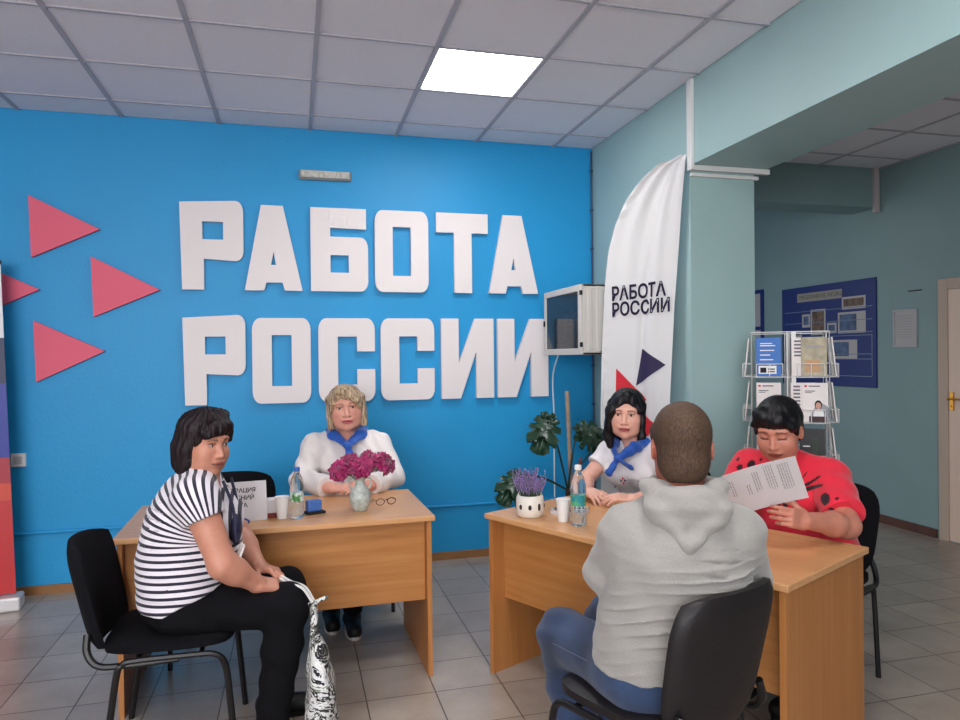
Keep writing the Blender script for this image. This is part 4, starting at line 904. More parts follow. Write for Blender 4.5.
def bottle(loc, label, lab_rows, cap, h=.235, r=.032, tint_=(232, 244, 248)):
    e = empty('water_bottle', loc, 0, label, 'bottle')
    P_ = [(.004, .002), (r*.75, .0), (r, .008), (r, .05), (r*.93, .056), (r, .062), (r, h*.30), (r*.94, h*.33), (r*.96, h*.52), (r, h*.56), (r*.98, h*.68), (r*.72, h*.80), (r*.42, h*.88), (r*.38, h*.93)]
    b = MB(); b.lathe(P_, n=28); b.build('bottle_body', mat('clear plastic bottle', tint_, .04, trans=.92, ior=1.22), e, smooth=True, angle=180)
    b = MB(); b.lathe([(r*.955, h*.335), (r*.968, h*.336), (r*.985, h*.515), (r*.97, h*.516)], n=28); lb = b.build('bottle_label', lab_rows, e, smooth=True)
    b = MB(); b.lathe([(.0, h*.995), (r*.42, h), (r*.44, h*.99), (r*.44, h*.925), (r*.40, h*.92)][::-1], n=20); b.build('cap', cap, e, smooth=True); return e
def label_mat(name, c1, c2, sc):
    m = mat(name, c1, .4); N = m.node_tree.nodes; L = m.node_tree.links; tc = N.new('ShaderNodeTexCoord'); n = N.new('ShaderNodeTexNoise'); n.inputs['Scale'].default_value = sc; L.new(tc.outputs['Object'], n.inputs[0])
    r = N.new('ShaderNodeValToRGB'); r.color_ramp.elements[0].position = .46; r.color_ramp.elements[1].position = .54; r.color_ramp.elements[0].color = lin(c1)+(1,); r.color_ramp.elements[1].color = lin(c2)+(1,)
    L.new(n.outputs[0], r.inputs[0]); L.new(r.outputs[0], N['Principled BSDF'].inputs['Base Color']); return m
bottle((.005, 3.365, ZT), 'water bottle with green label and blue cap in front of the fair-haired clerk', label_mat('green label', (70, 128, 66), (206, 220, 214), 28), mat('blue cap', (40, 100, 180), .4))
e = empty('tissue_box', (-.098, 3.43, ZT), math.radians(8), 'small white box with a dark red edge behind the cup', 'box')
b = MB(); b.box((-.045, -.03, .022), (.045, .03, .085)); b.build('box_body', M_paper, e, bevel=.003)
b = MB(); b.box((-.046, -.031, 0), (.046, .031, .022)); b.build('red_edge', mat('dark red card', (120, 44, 40), .6), e, bevel=.002)
e = empty('hole_punch', (.085, 3.44, ZT), math.radians(20), 'small blue and black desk tool beside the water bottle', 'hole punch')
b = MB(); b.box((-.045, -.03, 0), (.045, .03, .012)); b.build('punch_base', M_black, e, bevel=.003)
b = MB(); b.box((-.04, -.022, .012), (.03, .022, .065)); b.build('punch_lever', mat('tool blue', (70, 110, 180), .4), e, bevel=.008)
e = empty('ribbon_bow', (-.255, 3.262, ZT), .2, 'small blue ribbon bow lying in front of the white sign', 'ribbon')
b = MB()
for s_ in (-1, 1): b.tube(bez([(0, 0, .006), (s_*.03, .01, .03), (s_*.055, .0, .018), (s_*.03, -.008, .004), (0, 0, .006)], 5), .004, 6); b.tube(bez([(0, 0, .006), (s_*.02, -.015, .005), (s_*.04, -.03, .004)], 4), .0035, 6)
b.build('loops', mat('ribbon blue', (38, 66, 160), .5), e, smooth=True); b = MB(); b.ico((0, 0, .009), .008, None, 8, 6); b.build('knot', mat('ribbon blue', (38, 66, 160), .5), e, smooth=True)
# vase with peonies
vx, vy = .300, 3.435
e = empty('glass_vase', (vx, vy, ZT), 0, 'pale grey marbled vase with two tiny handles on the left desk', 'vase')
M_vase = mat('marbled grey ceramic', (176, 184, 178), .3, noise=.25, nscale=55)
b = MB(); b.lathe([(.0, .001), (.028, .0), (.034, .006), (.050, .045), (.053, .070), (.046, .098), (.026, .122), (.020, .140), (.024, .158), (.034, .172), (.031, .172), (.017, .142), (.018, .125), (.0, .10)], n=36); b.build('vase_body', M_vase, e, smooth=True, angle=180)
for s_ in (-1, 1):
    b = MB(); b.tube(bez([(s_*.030, 0, .160), (s_*.052, 0, .150), (s_*.050, 0, .122), (s_*.040, 0, .105)], 6), .0045, 8); b.build('vase_handle', M_vase, e, smooth=True)
M_peony = mat('magenta petal', (150, 12, 84), .55, noise=.3, nscale=18, sheen=.3); M_stem = mat('stem green', (60, 84, 40), .6); M_leafg = mat('peony leaf', (60, 92, 48), .5)
def peony(dx, dy, dz, R_, seed, label, bud=False):
    rnd = random.Random(seed); c = V3(dx, dy, dz)
    e = empty('peony', (vx, vy, ZT+.12), 0, label, 'flower', 'dark pink peonies in the vase')
    b = MB(); b.tube(bez([(0, 0, 0), (dx*.35, dy*.35, dz*.55), tuple(c)], 6), .003, 6); b.build('stem', M_stem, e, smooth=True)
    b = MB(); b.ico(c, R_*.60, None, 10, 7)
    ax_ = nrm(V3(dx, dy-.06, dz*.9)); t1 = nrm(np.cross(ax_, (0.3, 1, .2))); t2 = np.cross(ax_, t1)
    for ring, (tilt, nn, rl) in enumerate(((.25, 5, .62), (.6, 7, .8), (.95, 9, .95), (1.35, 10, 1.0), (1.8, 9, .95))):
        for k in range(nn):
            a = 2*math.pi*(k+rnd.random()*.5)/nn+ring; tl = tilt+rnd.uniform(-.15, .15)
            d = ax_*math.cos(tl)+(t1*math.cos(a)+t2*math.sin(a))*math.sin(tl); w = nrm(np.cross(ax_, d)+1e-3); L_ = R_*rl*rnd.uniform(.9, 1.12); cu = nrm(np.cross(w, d))
            g = []
            for i in range(5):
                v = i/4; ww = R_*.46*math.sin(math.pi*(.18+.72*v))
                for j in range(4):
                    u = -1+2*j/3; rf = R_*.09*math.sin(u*5+seed+k)*v
                    g.append(c+d*(L_*(.25+.75*v))+w*(u*ww)+cu*(L_*(-.10*math.sin(v*2.6)+.38*u*u*v)+rf)+d*rf)
            b.add(g, [(i*4+j, i*4+j+1, (i+1)*4+j+1, (i+1)*4+j) for i in range(4) for j in range(3)])
    o = b.build('bloom', M_peony, e, smooth=True, angle=180)
    b = MB()
    for k in range(2):
        a = rnd.random()*6.28; d = nrm(V3(math.cos(a), math.sin(a)*.6, .35)); w = nrm(np.cross(d, Z_)); s0 = c*.6; g = []
        for i in range(6):
            v = i/5; g += [s0+d*.085*v-Z_*.03*v*v-w*.016*math.sin(math.pi*v)**.8, s0+d*.085*v-Z_*.03*v*v+w*.016*math.sin(math.pi*v)**.8]
        b.add(g, [(2*i, 2*i+1, 2*i+3, 2*i+2) for i in range(5)])
    b.build('leaf', M_leafg, e, smooth=True, angle=180); return e
peony(-.098, -.01, .080, .056, 1, 'leftmost dark pink peony of the vase, lowest on its left side')
peony(-.050, .01, .118, .044, 2, 'smaller dark pink peony behind the leftmost one')
peony(.012, -.02, .092, .058, 3, 'middle dark pink peony right above the vase')
peony(.052, .03, .122, .050, 4, 'dark pink peony at the back, between the middle and rightmost ones')
peony(.120, .00, .102, .058, 5, 'rightmost dark pink peony of the vase')
# eyeglasses
e = empty('eyeglasses', (.43, 3.535, ZT), math.radians(12), 'dark red framed eyeglasses lying on the left desk beside the vase', 'glasses'); e.scale = (.8, .8, .8)
M_gl = mat('dark red frame', (96, 22, 26), .35)
for s_ in (-1, 1):
    b = MB(); pts = [(s_*.036+.027*math.cos(a), -.02, .024+.020*math.sin(a)) for a in np.linspace(0, 2*math.pi, 21)]; b.tube(pts, .0024, 6, False); b.build('rim', M_gl, e, smooth=True)
    b = MB(); b.tube([(s_*.064, -.02, .034), (s_*.060, .05, .030), (s_*.045, .115, .004)], .0024, 6); b.build('temple', M_gl, e, smooth=True)
b = MB(); b.tube([(-.010, -.02, .030), (0, -.022, .034), (.010, -.02, .030)], .0022, 6); b.build('bridge', M_gl, e, smooth=True)

# ---------------- desk items, right desk ----------------
e = empty('flower_pot', (1.040, 3.075, ZT), 0, 'white ceramic pot with dark cut-outs and lilac heather on the right desk', 'flower pot')
b = MB(); b.lathe([(.0, .002), (.050, .0), (.060, .012), (.066, .05), (.063, .085), (.058, .100), (.054, .100), (.056, .08), (.0, .078)], n=36); b.build('pot_body', mat('white ceramic', (226, 220, 210), .35), e, smooth=True, angle=180)
b = MB()
for k in range(9):
    a = 2*math.pi*k/9-1.9; c = V3(.0645*math.cos(a), .0645*math.sin(a), .052); R_ = Rz(a); b.ico(c, (.0035, .0085, .017 if k % 2 else .012), R_, 10, 6)
b.build('pot_cutout', mat('cutout dark', (52, 44, 42), .8), e, smooth=True)
for s_ in (-1, 1): b = MB(); b.box((s_*.052-.004, -.004, .095), (s_*.052+.004, .004, .116)); b.build('pot_tab', mat('white ceramic', (226, 220, 210), .35), e, bevel=.002)
b = MB(); b2 = MB(); rnd = random.Random(3)
for k in range(110):
    a = rnd.random()*6.28; rr_ = .045*math.sqrt(rnd.random()); sp = rnd.uniform(.4, 1.1); x0, y0 = rr_*math.cos(a), rr_*math.sin(a); h_ = rnd.uniform(.07, .135)
    x1, y1 = x0*(1+sp)+rnd.uniform(-.01, .01), y0*(1+sp)+rnd.uniform(-.01, .01)
    b.tube([(x0, y0, .08), ((x0+x1)/2, (y0+y1)/2, .08+h_*.55), (x1, y1, .08+h_)], [.0016, .0013, .0008], 4)
    for j in range(7):
        t = .45+.55*j/6; b2.ico((x0+(x1-x0)*t+rnd.uniform(-.003, .003), y0+(y1-y0)*t+rnd.uniform(-.003, .003), .08+h_*t), (.0032, .0032, .0045), None, 5, 3)
tag(b.build('heather_stems', mat('heather green', (66, 86, 62), .7), e), kind='stuff'); tag(b2.build('heather_blossom', mat('lilac blossom', (142, 118, 170), .7, noise=.25, nscale=60), e, smooth=True), kind='stuff')
cup((1.148, 2.935, ZT), 'white plastic cup standing between pot and water bottle on the right desk', .022, .032, .100)
bottle((1.185, 2.850, ZT), 'clear water bottle with teal label and white cap on the right desk', label_mat('teal label', (40, 140, 150), (90, 170, 120), 22), mat('white cap', (230, 230, 230), .4), .262, .034)
e = empty('patterned_notebook', (1.235, 3.075, ZT), math.radians(-63+90), 'black and white checked notebook lying behind the cup', 'notebook')
b = MB(); b.box((-.075, -.055, 0), (.075, .055, .022)); b.build('pages', M_paper, e, bevel=.002)
m = mat('checked cover', (30, 30, 34), .5); N = m.node_tree.nodes; L = m.node_tree.links; ck = N.new('ShaderNodeTexChecker'); ck.inputs['Scale'].default_value = 42; ck.inputs['Color1'].default_value = lin((26, 26, 30))+(1,); ck.inputs['Color2'].default_value = lin((206, 206, 206))+(1,)
tc = N.new('ShaderNodeTexCoord'); L.new(tc.outputs['Object'], ck.inputs[0]); L.new(ck.outputs[0], N['Principled BSDF'].inputs['Base Color'])
b = MB(); b.box((-.078, -.058, .022), (.078, .058, .0255)); b.build('cover', m, e, bevel=.001)
b = MB(); sheet(b, z0, nrm(V3(-.35, -.93, .0)), nrm(V3(.93, -.35, 0)), .20, .14); b.v = [(v[0], v[1], v[2]+.0016) for v in b.v]
tag(b.build('desk_paper', M_paper, loc=None), 'loose white sheet lying on the right desk under the reader\'s hand', 'paper').location = (1.60, 2.50, ZT)
# the sheet being read
P2 = V3(1.726, 2.149, 1.120); Xp = nrm((.7964, -.5088, .3268)); Yp = nrm((-.5171, -.2929, .8042)); Yp = nrm(Yp-Xp*(Yp@Xp)); Op = P2-Xp*.297-Yp*.208
b = MB(); g = []; nx_, ny_ = 12, 6; Np = np.cross(Xp, Yp)
for s_ in (0, .0006):
    for j in range(ny_+1):
        for i in range(nx_+1): g.append(Op+Xp*(.297*i/nx_)+Yp*(.208*j/ny_)-Np*(s_+.010*math.sin(math.pi*i/nx_)))
n1 = (nx_+1)*(ny_+1); fs = []
for j in range(ny_):
    for i in range(nx_): a = j*(nx_+1)+i; fs += [(a, a+1, a+nx_+2, a+nx_+1), (n1+a, n1+a+nx_+1, n1+a+nx_+2, n1+a+1)]
b.add(g, fs); pp = b.build('held_paper', M_paper, smooth=True, angle=180, loc=tuple(Op)); tag(pp, 'printed white sheet held up by the woman in red', 'paper')
b = MB(); rnd = random.Random(5)
def words(b, O, X, Y, w, rows, pitch, hgt, seed, z=.0008):
    rnd = random.Random(seed)
    for r_ in range(rows):
        x = 0
        while x < w:
            l = rnd.uniform(.004, .014); 
            if x+l > w: break
            quad(b, O, X, Y, x, -r_*pitch, x+l, -r_*pitch+hgt, z); x += l+.003
for (u0, w_, rows, v0) in ((.050, .085, 2, .17), (.105, .06, 2, .13), (.135, .10, 3, .18), (.180, .12, 4, .195), (.228, .13, 5, .19)):
    O_ = Op+Xp*u0+Yp*v0+Np*.0006-Np*(.010*math.sin(math.pi*(u0+.02)/.297)); words(b, O_, -Yp, Xp, w_, rows, -.0085, .0028, rows, .0012)
b.build('printed_text', mat('faint ink', (150, 144, 148), .8), pp, off=Op)

# ---------------- shopping bag by the striped visitor ----------------
m = mat('patterned shopping bag', (220, 220, 220), .45); N = m.node_tree.nodes; L = m.node_tree.links; N['Principled BSDF'].inputs['Roughness'].default_value = .85; tc = N.new('ShaderNodeTexCoord'); n = N.new('ShaderNodeTexVoronoi'); n.inputs['Scale'].default_value = 11; n.feature = 'F1'; n.distance = 'MINKOWSKI'
n2 = N.new('ShaderNodeTexNoise'); n2.inputs['Scale'].default_value = 7; n2.inputs['Distortion'].default_value = 2.5; L.new(tc.outputs['Object'], n2.inputs[0]); L.new(n2.outputs[1], n.inputs[0])
r = N.new('ShaderNodeValToRGB'); r.color_ramp.interpolation = 'CONSTANT'; L.new(n.outputs['Color'], r.inputs[0])
for i, (p, c) in enumerate(((0, (30, 28, 36)), (.33, (214, 214, 214)), (.58, (96, 98, 90)), (.70, (226, 226, 224)), (.86, (112, 130, 96)))):
    el = r.color_ramp.elements[i] if i < 2 else r.color_ramp.elements.new(p); el.position = p; el.color = lin(c)+(1,)
L.new(r.outputs[0], N['Principled BSDF'].inputs['Base Color'])
F = Field(V3(-.12, 2.50, -.02), V3(.24, 3.05, .62), .007); c0 = V3(.065, 2.76, 0)
F.op(loft([c0+V3(.01, 0, .03), c0+V3(.02, 0, .15), c0+V3(.015, 0, .30), c0+V3(.0, .01, .44), c0+V3(-.005, .03, .545)], [.13, .15, .12, .05, .045], [.050, .060, .045, .020, .010], (0, 1, 0), 2.4), .02); F.op(cone(c0+V3(-.02, .03, .54), c0+V3(.045, .02, .565), .010, .006), .01)
F.warp(lambda X, Y, Z: .004*np.sin(Y*45+Z*18)+.003*np.sin(Z*40-X*40)); F.cut((0, 0, .004), (0, 0, -1)); V, Q = F.mesh()
bg = mesh_np('shopping_bag', V, Q, m, None, (.065, 2.76, 0), 1); tag(bg, 'black and white patterned plastic bag hanging beside the striped visitor\'s knee', 'bag')
b = MB(); b.tube(bez([(.058, 2.785, .545), (.02, 2.79, .605), (-.03, 2.83, .615), (-.065, 2.875, .625)], 5), .005, 6); b.tube(bez([(.062, 2.80, .55), (.03, 2.82, .60), (-.02, 2.86, .612), (-.06, 2.89, .63)], 5), .005, 6)
b.build('bag_handle', mat('bag white', (226, 224, 222), .4), bg, smooth=True, off=(.065, 2.76, 0))

# ---------------- server cabinet on the side wall ----------------
M_cab = mat('cabinet grey enamel', (206, 202, 196), .45)
e = empty('server_cabinet', (XW, 4.50, 1.490), 0, 'grey wall cabinet with a glass door, mounted in the corner', 'cabinet')
y0, y1, x0, H_ = -.34, .34, -.475, .450
b = MB(); b.box((x0, y0, 0), (0, y0+.015, H_)); b.box((x0, y1-.015, 0), (0, y1, H_)); b.box((x0, y0, 0), (0, y1, .015)); b.box((x0-.0, y0, H_-.015), (0, y1, H_)); b.box((-.02, y0, 0), (-.001, y1, H_)); b.build('cabinet_body', M_cab, e, bevel=.002)
b = MB(); b.box((x0+.03, y0-.006, .03), (x0+.06, y0, H_-.03)); b.box((x0+.09, y0-.006, .02), (-.02, y0+.0, H_-.02)); b.build('side_panel', M_cab, e, bevel=.003)
b = MB(); b.lathe([(.0, .0), (.014, 0), (.014, .006), (.008, .010), (0, .010)], n=16); b.v = [(v[0]+x0+.20, -v[2]+y0-.006, v[1]+.22) for v in b.v]; b.build('lock', M_black, e, smooth=True)
dr = MB(); t = .042; dx = x0-.016
for lo, hi in (((dx, y0, 0), (x0-.001, y1, t)), ((dx, y0, H_-t), (x0-.001, y1, H_)), ((dx, y0, t), (x0-.001, y0+t*1.2, H_-t)), ((dx, y1-t, t), (x0-.001, y1, H_-t))): dr.box(lo, hi)
d_ = dr.build('door', M_cab, e, bevel=.003)
b = MB(); b.box((x0-.010, y0+t, t), (x0-.006, y1-t, H_-t)); b.build('door_glass', mat('smoked glass', (120, 130, 140), .05, trans=.9, ior=1.3), d_)
for z in (.05, H_-.07):
    b = MB(); b.box((dx-.004, y0-.004, z), (dx+.012, y0+.014, z+.03)); b.build('hinge', M_black, d_, bevel=.002)
b = MB(); b.box((dx-.012, y1-.03, H_/2-.02), (dx, y1-.015, H_/2+.02)); b.build('handle', M_black, d_, bevel=.003)
b = MB(); b.box((x0+.06, y0+.05, .05), (-.05, y1-.06, .15)); b.box((x0+.06, y0+.05, .18), (-.05, y1-.06, .225)); b.build('switch_unit', mat('network gear grey', (120, 116, 108), .5), e, bevel=.004)
b = MB(); rnd = random.Random(9)
for k in range(26):
    y = y0+.08+k*.018; z = rnd.choice([.10, .20]); b.tube(bez([(x0+.06, y, z), (x0+.03, y+rnd.uniform(-.02, .02), z-.01), (x0+.03, y+rnd.uniform(-.08, .08), .27+rnd.uniform(-.04, .04)), (x0+.10, y+rnd.uniform(-.05, .05), .30)], 4), .004, 5)
tag(b.build('patch_cables', mat('cable beige', (140, 132, 116), .6), e, smooth=True), kind='stuff')
b = MB(); b.tube(bez([(XW-.40, 4.80, 1.49), (XW-.385, 4.95, 1.33), (XW-.35, 5.03, 1.05), (XW-.345, 5.045, .70), (XW-.345, 5.045, .41)], 8), .006, 8)
tag(b.build('white_cable', mat('cable white', (226, 232, 236), .5), smooth=True, loc=(XW-.36, 4.9, 1.49)), 'thin white cable running down the blue wall from the cabinet', 'cable')

# ---------------- feather flag banner ----------------
fa, fd, fn = V3(1.895-.022, 4.085-.0205, 0), V3(.6839, -.7296, 0), V3(-.7296, -.6839, 0)
e = empty('feather_flag', tuple(fa), 0, 'tall white feather flag with lettering and triangles beside the wall pier', 'flag'); FO = tuple(fa)
right_q = lambda z: float(np.interp(z, [.5, .8, 1.1, 1.8, 2.4, 2.66], [.402, .405, .409, .445, .498, .527]))
left_q = lambda z: float(np.interp(z, [.5, 1.08, 1.46, 1.83, 2.0, 2.14, 2.30, 2.44, 2.55, 2.62, 2.66], [-.02, -.018, -.007, .014, .027, .047, .095, .167, .263, .356, .518]))
zs = list(np.linspace(.5, 2.3, 80))+list(np.linspace(2.31, 2.658, 50)); nu = 44; rows = []
def FP(q, z, off=0.):
    l, r_ = left_q(z), right_q(z); t = (q-l)/max(.01, r_-l); s_ = min(1, max(0, (z-1.6)/1.0)); w = min(1, (r_-l)/.2)
    d = math.sin(t*8+1)*.014*s_*w+math.sin(t*19+2)*.008*s_*w+.008*math.sin(z*4+t*3)+.004*math.sin(z*70)*max(0, 1-t*8)*w
    d += -.016*math.exp(-((t-.60-.04*math.sin(z*3))/.05)**2)*(1 if z < 2.1 else .6)*w+.010*math.exp(-((t-.72)/.07)**2)*w
    return fa+fd*q+fn*(d+off)+V3(0, 0, z)
for z in zs:
    l, r_ = left_q(z), right_q(z); rows.append([FP(l+(r_-l)*i/nu, z) for i in range(nu+1)])
b = MB(); g = [p for rw in rows for p in rw]; n1 = len(g); fs = []
for j in range(len(zs)-1):
    for i in range(nu): a = j*(nu+1)+i; fs += [(a, a+1, a+nu+2, a+nu+1), (n1+a, n1+a+nu+1, n1+a+nu+2, n1+a+1)]
b.add(g+[p-fn*.002 for p in g], fs); M_flagc = mat('white banner cloth', (214, 214, 216), .75, bump=.1, bscale=30); b.build('flag_cloth', M_flagc, e, smooth=True, angle=180, off=FO)
b = MB()
for tx, z_, w_, h_ in (('РАБОТА', 1.817, .335, .093), ('РОССИИ', 1.720, .357, .090)):
    vf = text_mesh(tx, .138, .0002, bold=.004); xs_ = [v[0] for v in vf[0]]; ys_ = [v[1] for v in vf[0]]; x_0 = min(xs_); k_ = w_/(max(xs_)-x_0); y_0 = min(ys_); m_ = h_/(max(ys_)-y_0)
    b.add([FP(.062+(v[0]-x_0)*k_, z_+(v[1]-y_0)*m_+.055*(v[0]-x_0)*k_, .0075) for v in vf[0]], vf[1])
b.build('flag_lettering', mat('print navy', (44, 36, 74), .7), e, off=FO)
def tri(b, pts, mi):
    n_ = 8; A, B_, C_ = [np.array(p, float) for p in pts]; g = []; ix = {}
    for i in range(n_+1):
        for j in range(n_+1-i): ix[i, j] = len(g); q = A+(B_-A)*i/n_+(C_-A)*j/n_; g.append(FP(q[0], q[1], .004))
    f = []
    for i in range(n_):
        for j in range(n_-i):
            f.append((ix[i, j], ix[i+1, j], ix[i, j+1]))
            if i+j < n_-1: f.append((ix[i+1, j], ix[i+1, j+1], ix[i, j+1]))
    b.add(g, f, mi)
b = MB(); tri(b, ((.245, 1.525), (.206, 1.297), (.392, 1.425)), 0); tri(b, ((.080, 1.404), (.062, 1.03), (.274, 1.215)), 1); tri(b, ((.17, 1.20), (.16, .86), (.335, 1.060)), 1); tri(b, ((.07, .98), (.06, .66), (.24, .82)), 0); tri(b, ((.22, .98), (.21, .82), (.33, .90)), 1)
b.build('flag_triangles', [mat('print navy', (44, 36, 74), .7), mat('print red', (206, 40, 56), .7)], e, off=FO)
pz = [.02, .3]+list(np.linspace(.5, 2.655, 30)); b = MB(); b.tube([fa+fd*(left_q(z)-.006)-fn*.008+V3(0, 0, z) for z in pz], [.012]*2+[.008]*30, 8); b.build('pole', mat('pole white', (214, 214, 216), .4), e, smooth=True, off=FO)
b = MB(); b.box((1.74, 4.075, 0), (2.02, 4.115, .02)); b.box((1.87, 3.95, .001), (1.91, 4.24, .019)); b.build('cross_base', mat('base grey', (90, 90, 94), .5), e, bevel=.004, off=FO)

# ---------------- monstera ----------------
e = empty('monstera_plant', (1.62, 4.12, 0), 0, 'monstera with large split leaves in the corner behind the right desk', 'plant')
b = MB(); b.lathe([(.0, .0), (.11, .0), (.15, .27), (.16, .28), (.16, .30), (.145, .30), (.14, .25), (.0, .25)], n=32); b.build('pot', mat('brown plant pot', (112, 74, 54), .6), e, smooth=True)
b = MB(); b.lathe([(.135, .255), (.08, .268), (.0, .265)][::-1], n=20); b.build('soil', mat('soil', (50, 38, 30), .95, bump=.6, bscale=60), e)
b = MB(); b.tube([(.045, -.02, .26), (.03, -.03, .8), (.012, -.03, 1.265)], .014, 8); b.build('stake', mat('wood stake', (150, 134, 116), .8, noise=.2, nscale=30), e, smooth=True)
M_mon = mat('monstera leaf green', (30, 62, 44), .35, noise=.3, nscale=14, coat=.3); M_pet = mat('petiole green', (34, 44, 30), .5)
def monstera(base, c, dirv, nor, L_, label=None):
    # leaf: attach point c, tip direction dirv, facing nor
    y = nrm(dirv); z = nrm(np.array(nor)-y*(np.array(nor)@y)); x = np.cross(y, z); c = np.array(c, float)
    b = MB(); b.tube(bez([base, mixp(base, c, .5)+V3(0, 0, .02), c], 6), [.0065]*7+[.0045]*6, 7); st_ = b.build('petiole', M_pet, e, smooth=True, off=(1.62, 4.12, 0))
    n_ = 46; g = [V3(0, 0, 0)]; out = []
    for i in range(n_+1):
        t = -math.pi*.93+2*math.pi*.93*i/n_; a = t  # angle from tip
        r_ = .56*(1+.30*math.cos(a))*(1+.10*math.cos(2*a)); cx_ = math.sin(a)*r_*.80; cy_ = math.cos(a)*r_*.92+.30
        k = abs(math.sin(a*5.3+.4)); notch = 1-.42*(k < .34)*(abs(a) > .3)*(abs(a) < 2.5)
        px, py = cx_*notch, (cy_-.30)*notch+.30
        out.append((px*L_, py*L_))
    mid = lambda py: V3(0, py, 0)
    lift = lambda px, py: -.9*px*px/L_-.35*(py-.3*L_)**2/L_*(py > .3*L_)+.012*math.sin(abs(px)*90/L_*.35)
    vs = []; K = 4
    for px, py in out:
        sy0 = min(max(py*.85+.02*L_, 0), .86*L_)
        for q in range(K+1):
            f = q/K; X0, Y0 = px*f, sy0+(py-sy0)*f; vs.append(c+x*X0+y*Y0+z*lift(X0, Y0))
    top = vs; bot = [v-z*.0015 for v in vs]; b = MB(); n1 = len(vs); fs = []
    for i in range(n_):
        for q in range(K): a = i*(K+1)+q; fs += [(a, a+1, a+K+2, a+K+1), (n1+a, n1+a+K+1, n1+a+K+2, n1+a+1)]
    b.add(top+bot, fs); b.build('leaf', M_mon, e, smooth=True, angle=180, off=(1.62, 4.12, 0))
B0 = V3(1.63, 4.10, .30); J = V3(1.615, 4.05, .66)
b = MB(); b.tube(bez([B0, (1.63, 4.08, .5), J], 5), .016, 8); b.build('trunk', mat('monstera trunk', (74, 52, 42), .8), e, smooth=True, off=(1.62, 4.12, 0))
monstera(J, (1.498, 4.05, 1.125), V3(-.35, -.1, -.85)*1., (-.45, -1, .35), .24)
monstera(J, (1.655, 4.00, 1.015), V3(.85, .1, -.1), (-.1, -1, .5), .25)
monstera(J, (1.325, 4.08, .775), V3(-.65, -.1, -.75), (-.3, -1, .5), .22)
monstera(J, (1.78, 4.05, .90), V3(.8, .2, .2), (.1, -1, .6), .20)
b = MB(); b.tube(bez([(1.66, 4.03, .62), (1.675, 4.02, .75), (1.69, 4.02, .86)], 5), [.012]*5+[.020, .020, .018, .012, .008, .004], 8); b.build('leaf_sheath', mat('reddish sheath', (122, 52, 48), .6), e, smooth=True, off=(1.62, 4.12, 0))

# ---------------- brochure rack ----------------
rx_, ry_ = 2.66, 3.36
ra_ = math.atan2(ry_, rx_)-math.pi/2+math.radians(2)     # one face towards the room
RK = empty('brochure_rack', (rx_, ry_, 0), ra_, 'white wire revolving brochure rack standing in front of the wall pier', 'rack')
M_wire = mat('white wire', (222, 222, 222), .4)
S = .19
b = MB(); b.tube([(0, 0, .02), (0, 0, 1.60)], .012, 8); b.build('post', M_wire, RK, smooth=True)
b = MB()
for k in range(4): a = k*math.pi/2+.5; b.tube([(0, 0, .05), (.22*math.cos(a), .22*math.sin(a), .012)], .010, 6)
b.build('foot', M_wire, RK, smooth=True)
levels = [1.36, 1.12, .88, .64, .40]
for f in range(4):
    R_ = Rz(f*math.pi/2); b = MB()
    T_ = lambda x, y, z: R_@V3(x, y, z)
    for x in (-S, -.012, .012, S): b.tube([T_(x, -S, .35), T_(x, -S, 1.60)], .003, 5)
    for zz in levels+[1.60]:
        b.tube([T_(-S, -S, zz), T_(S, -S, zz)], .003, 5)
        for cx_ in (-.10, .10):
            if zz > 1.5: continue
            b.tube([T_(cx_-.065, -S-.045, zz), T_(cx_+.065, -S-.045, zz)], .0025, 5); b.tube([T_(cx_-.065, -S-.045, zz+.07), T_(cx_+.065, -S-.045, zz+.07)], .0025, 5)
            for dx in (-.065, 0, .065): b.tube([T_(cx_+dx, -S, zz), T_(cx_+dx, -S-.045, zz), T_(cx_+dx, -S-.045, zz+.07)], .0022, 4)
            for dx in (-.065, .065): b.tube([T_(cx_+dx, -S-.045, zz+.07), T_(cx_+dx, -S, zz+.07)], .0022, 4)
    b.build('wire_panel', M_wire, RK)
b = MB(); b.box((.008, -S-.006, .35), (.030, -S-.002, 1.60)); b.build('label_strip', M_white, RK)
M_brw = mat('brochure white', (226, 220, 218), .5); M_brb = mat('brochure blue', (44, 108, 188), .5); M_brk = mat('brochure black', (14, 17, 20), .5); M_bry = mat('brochure beige', (168, 160, 136), .5, noise=.25, nscale=25); M_ink = mat('ink', (28, 26, 34), .8); M_prd = mat('print red', (206, 40, 56), .7); M_skp = mat('printed portrait tone', (196, 150, 132), .6)
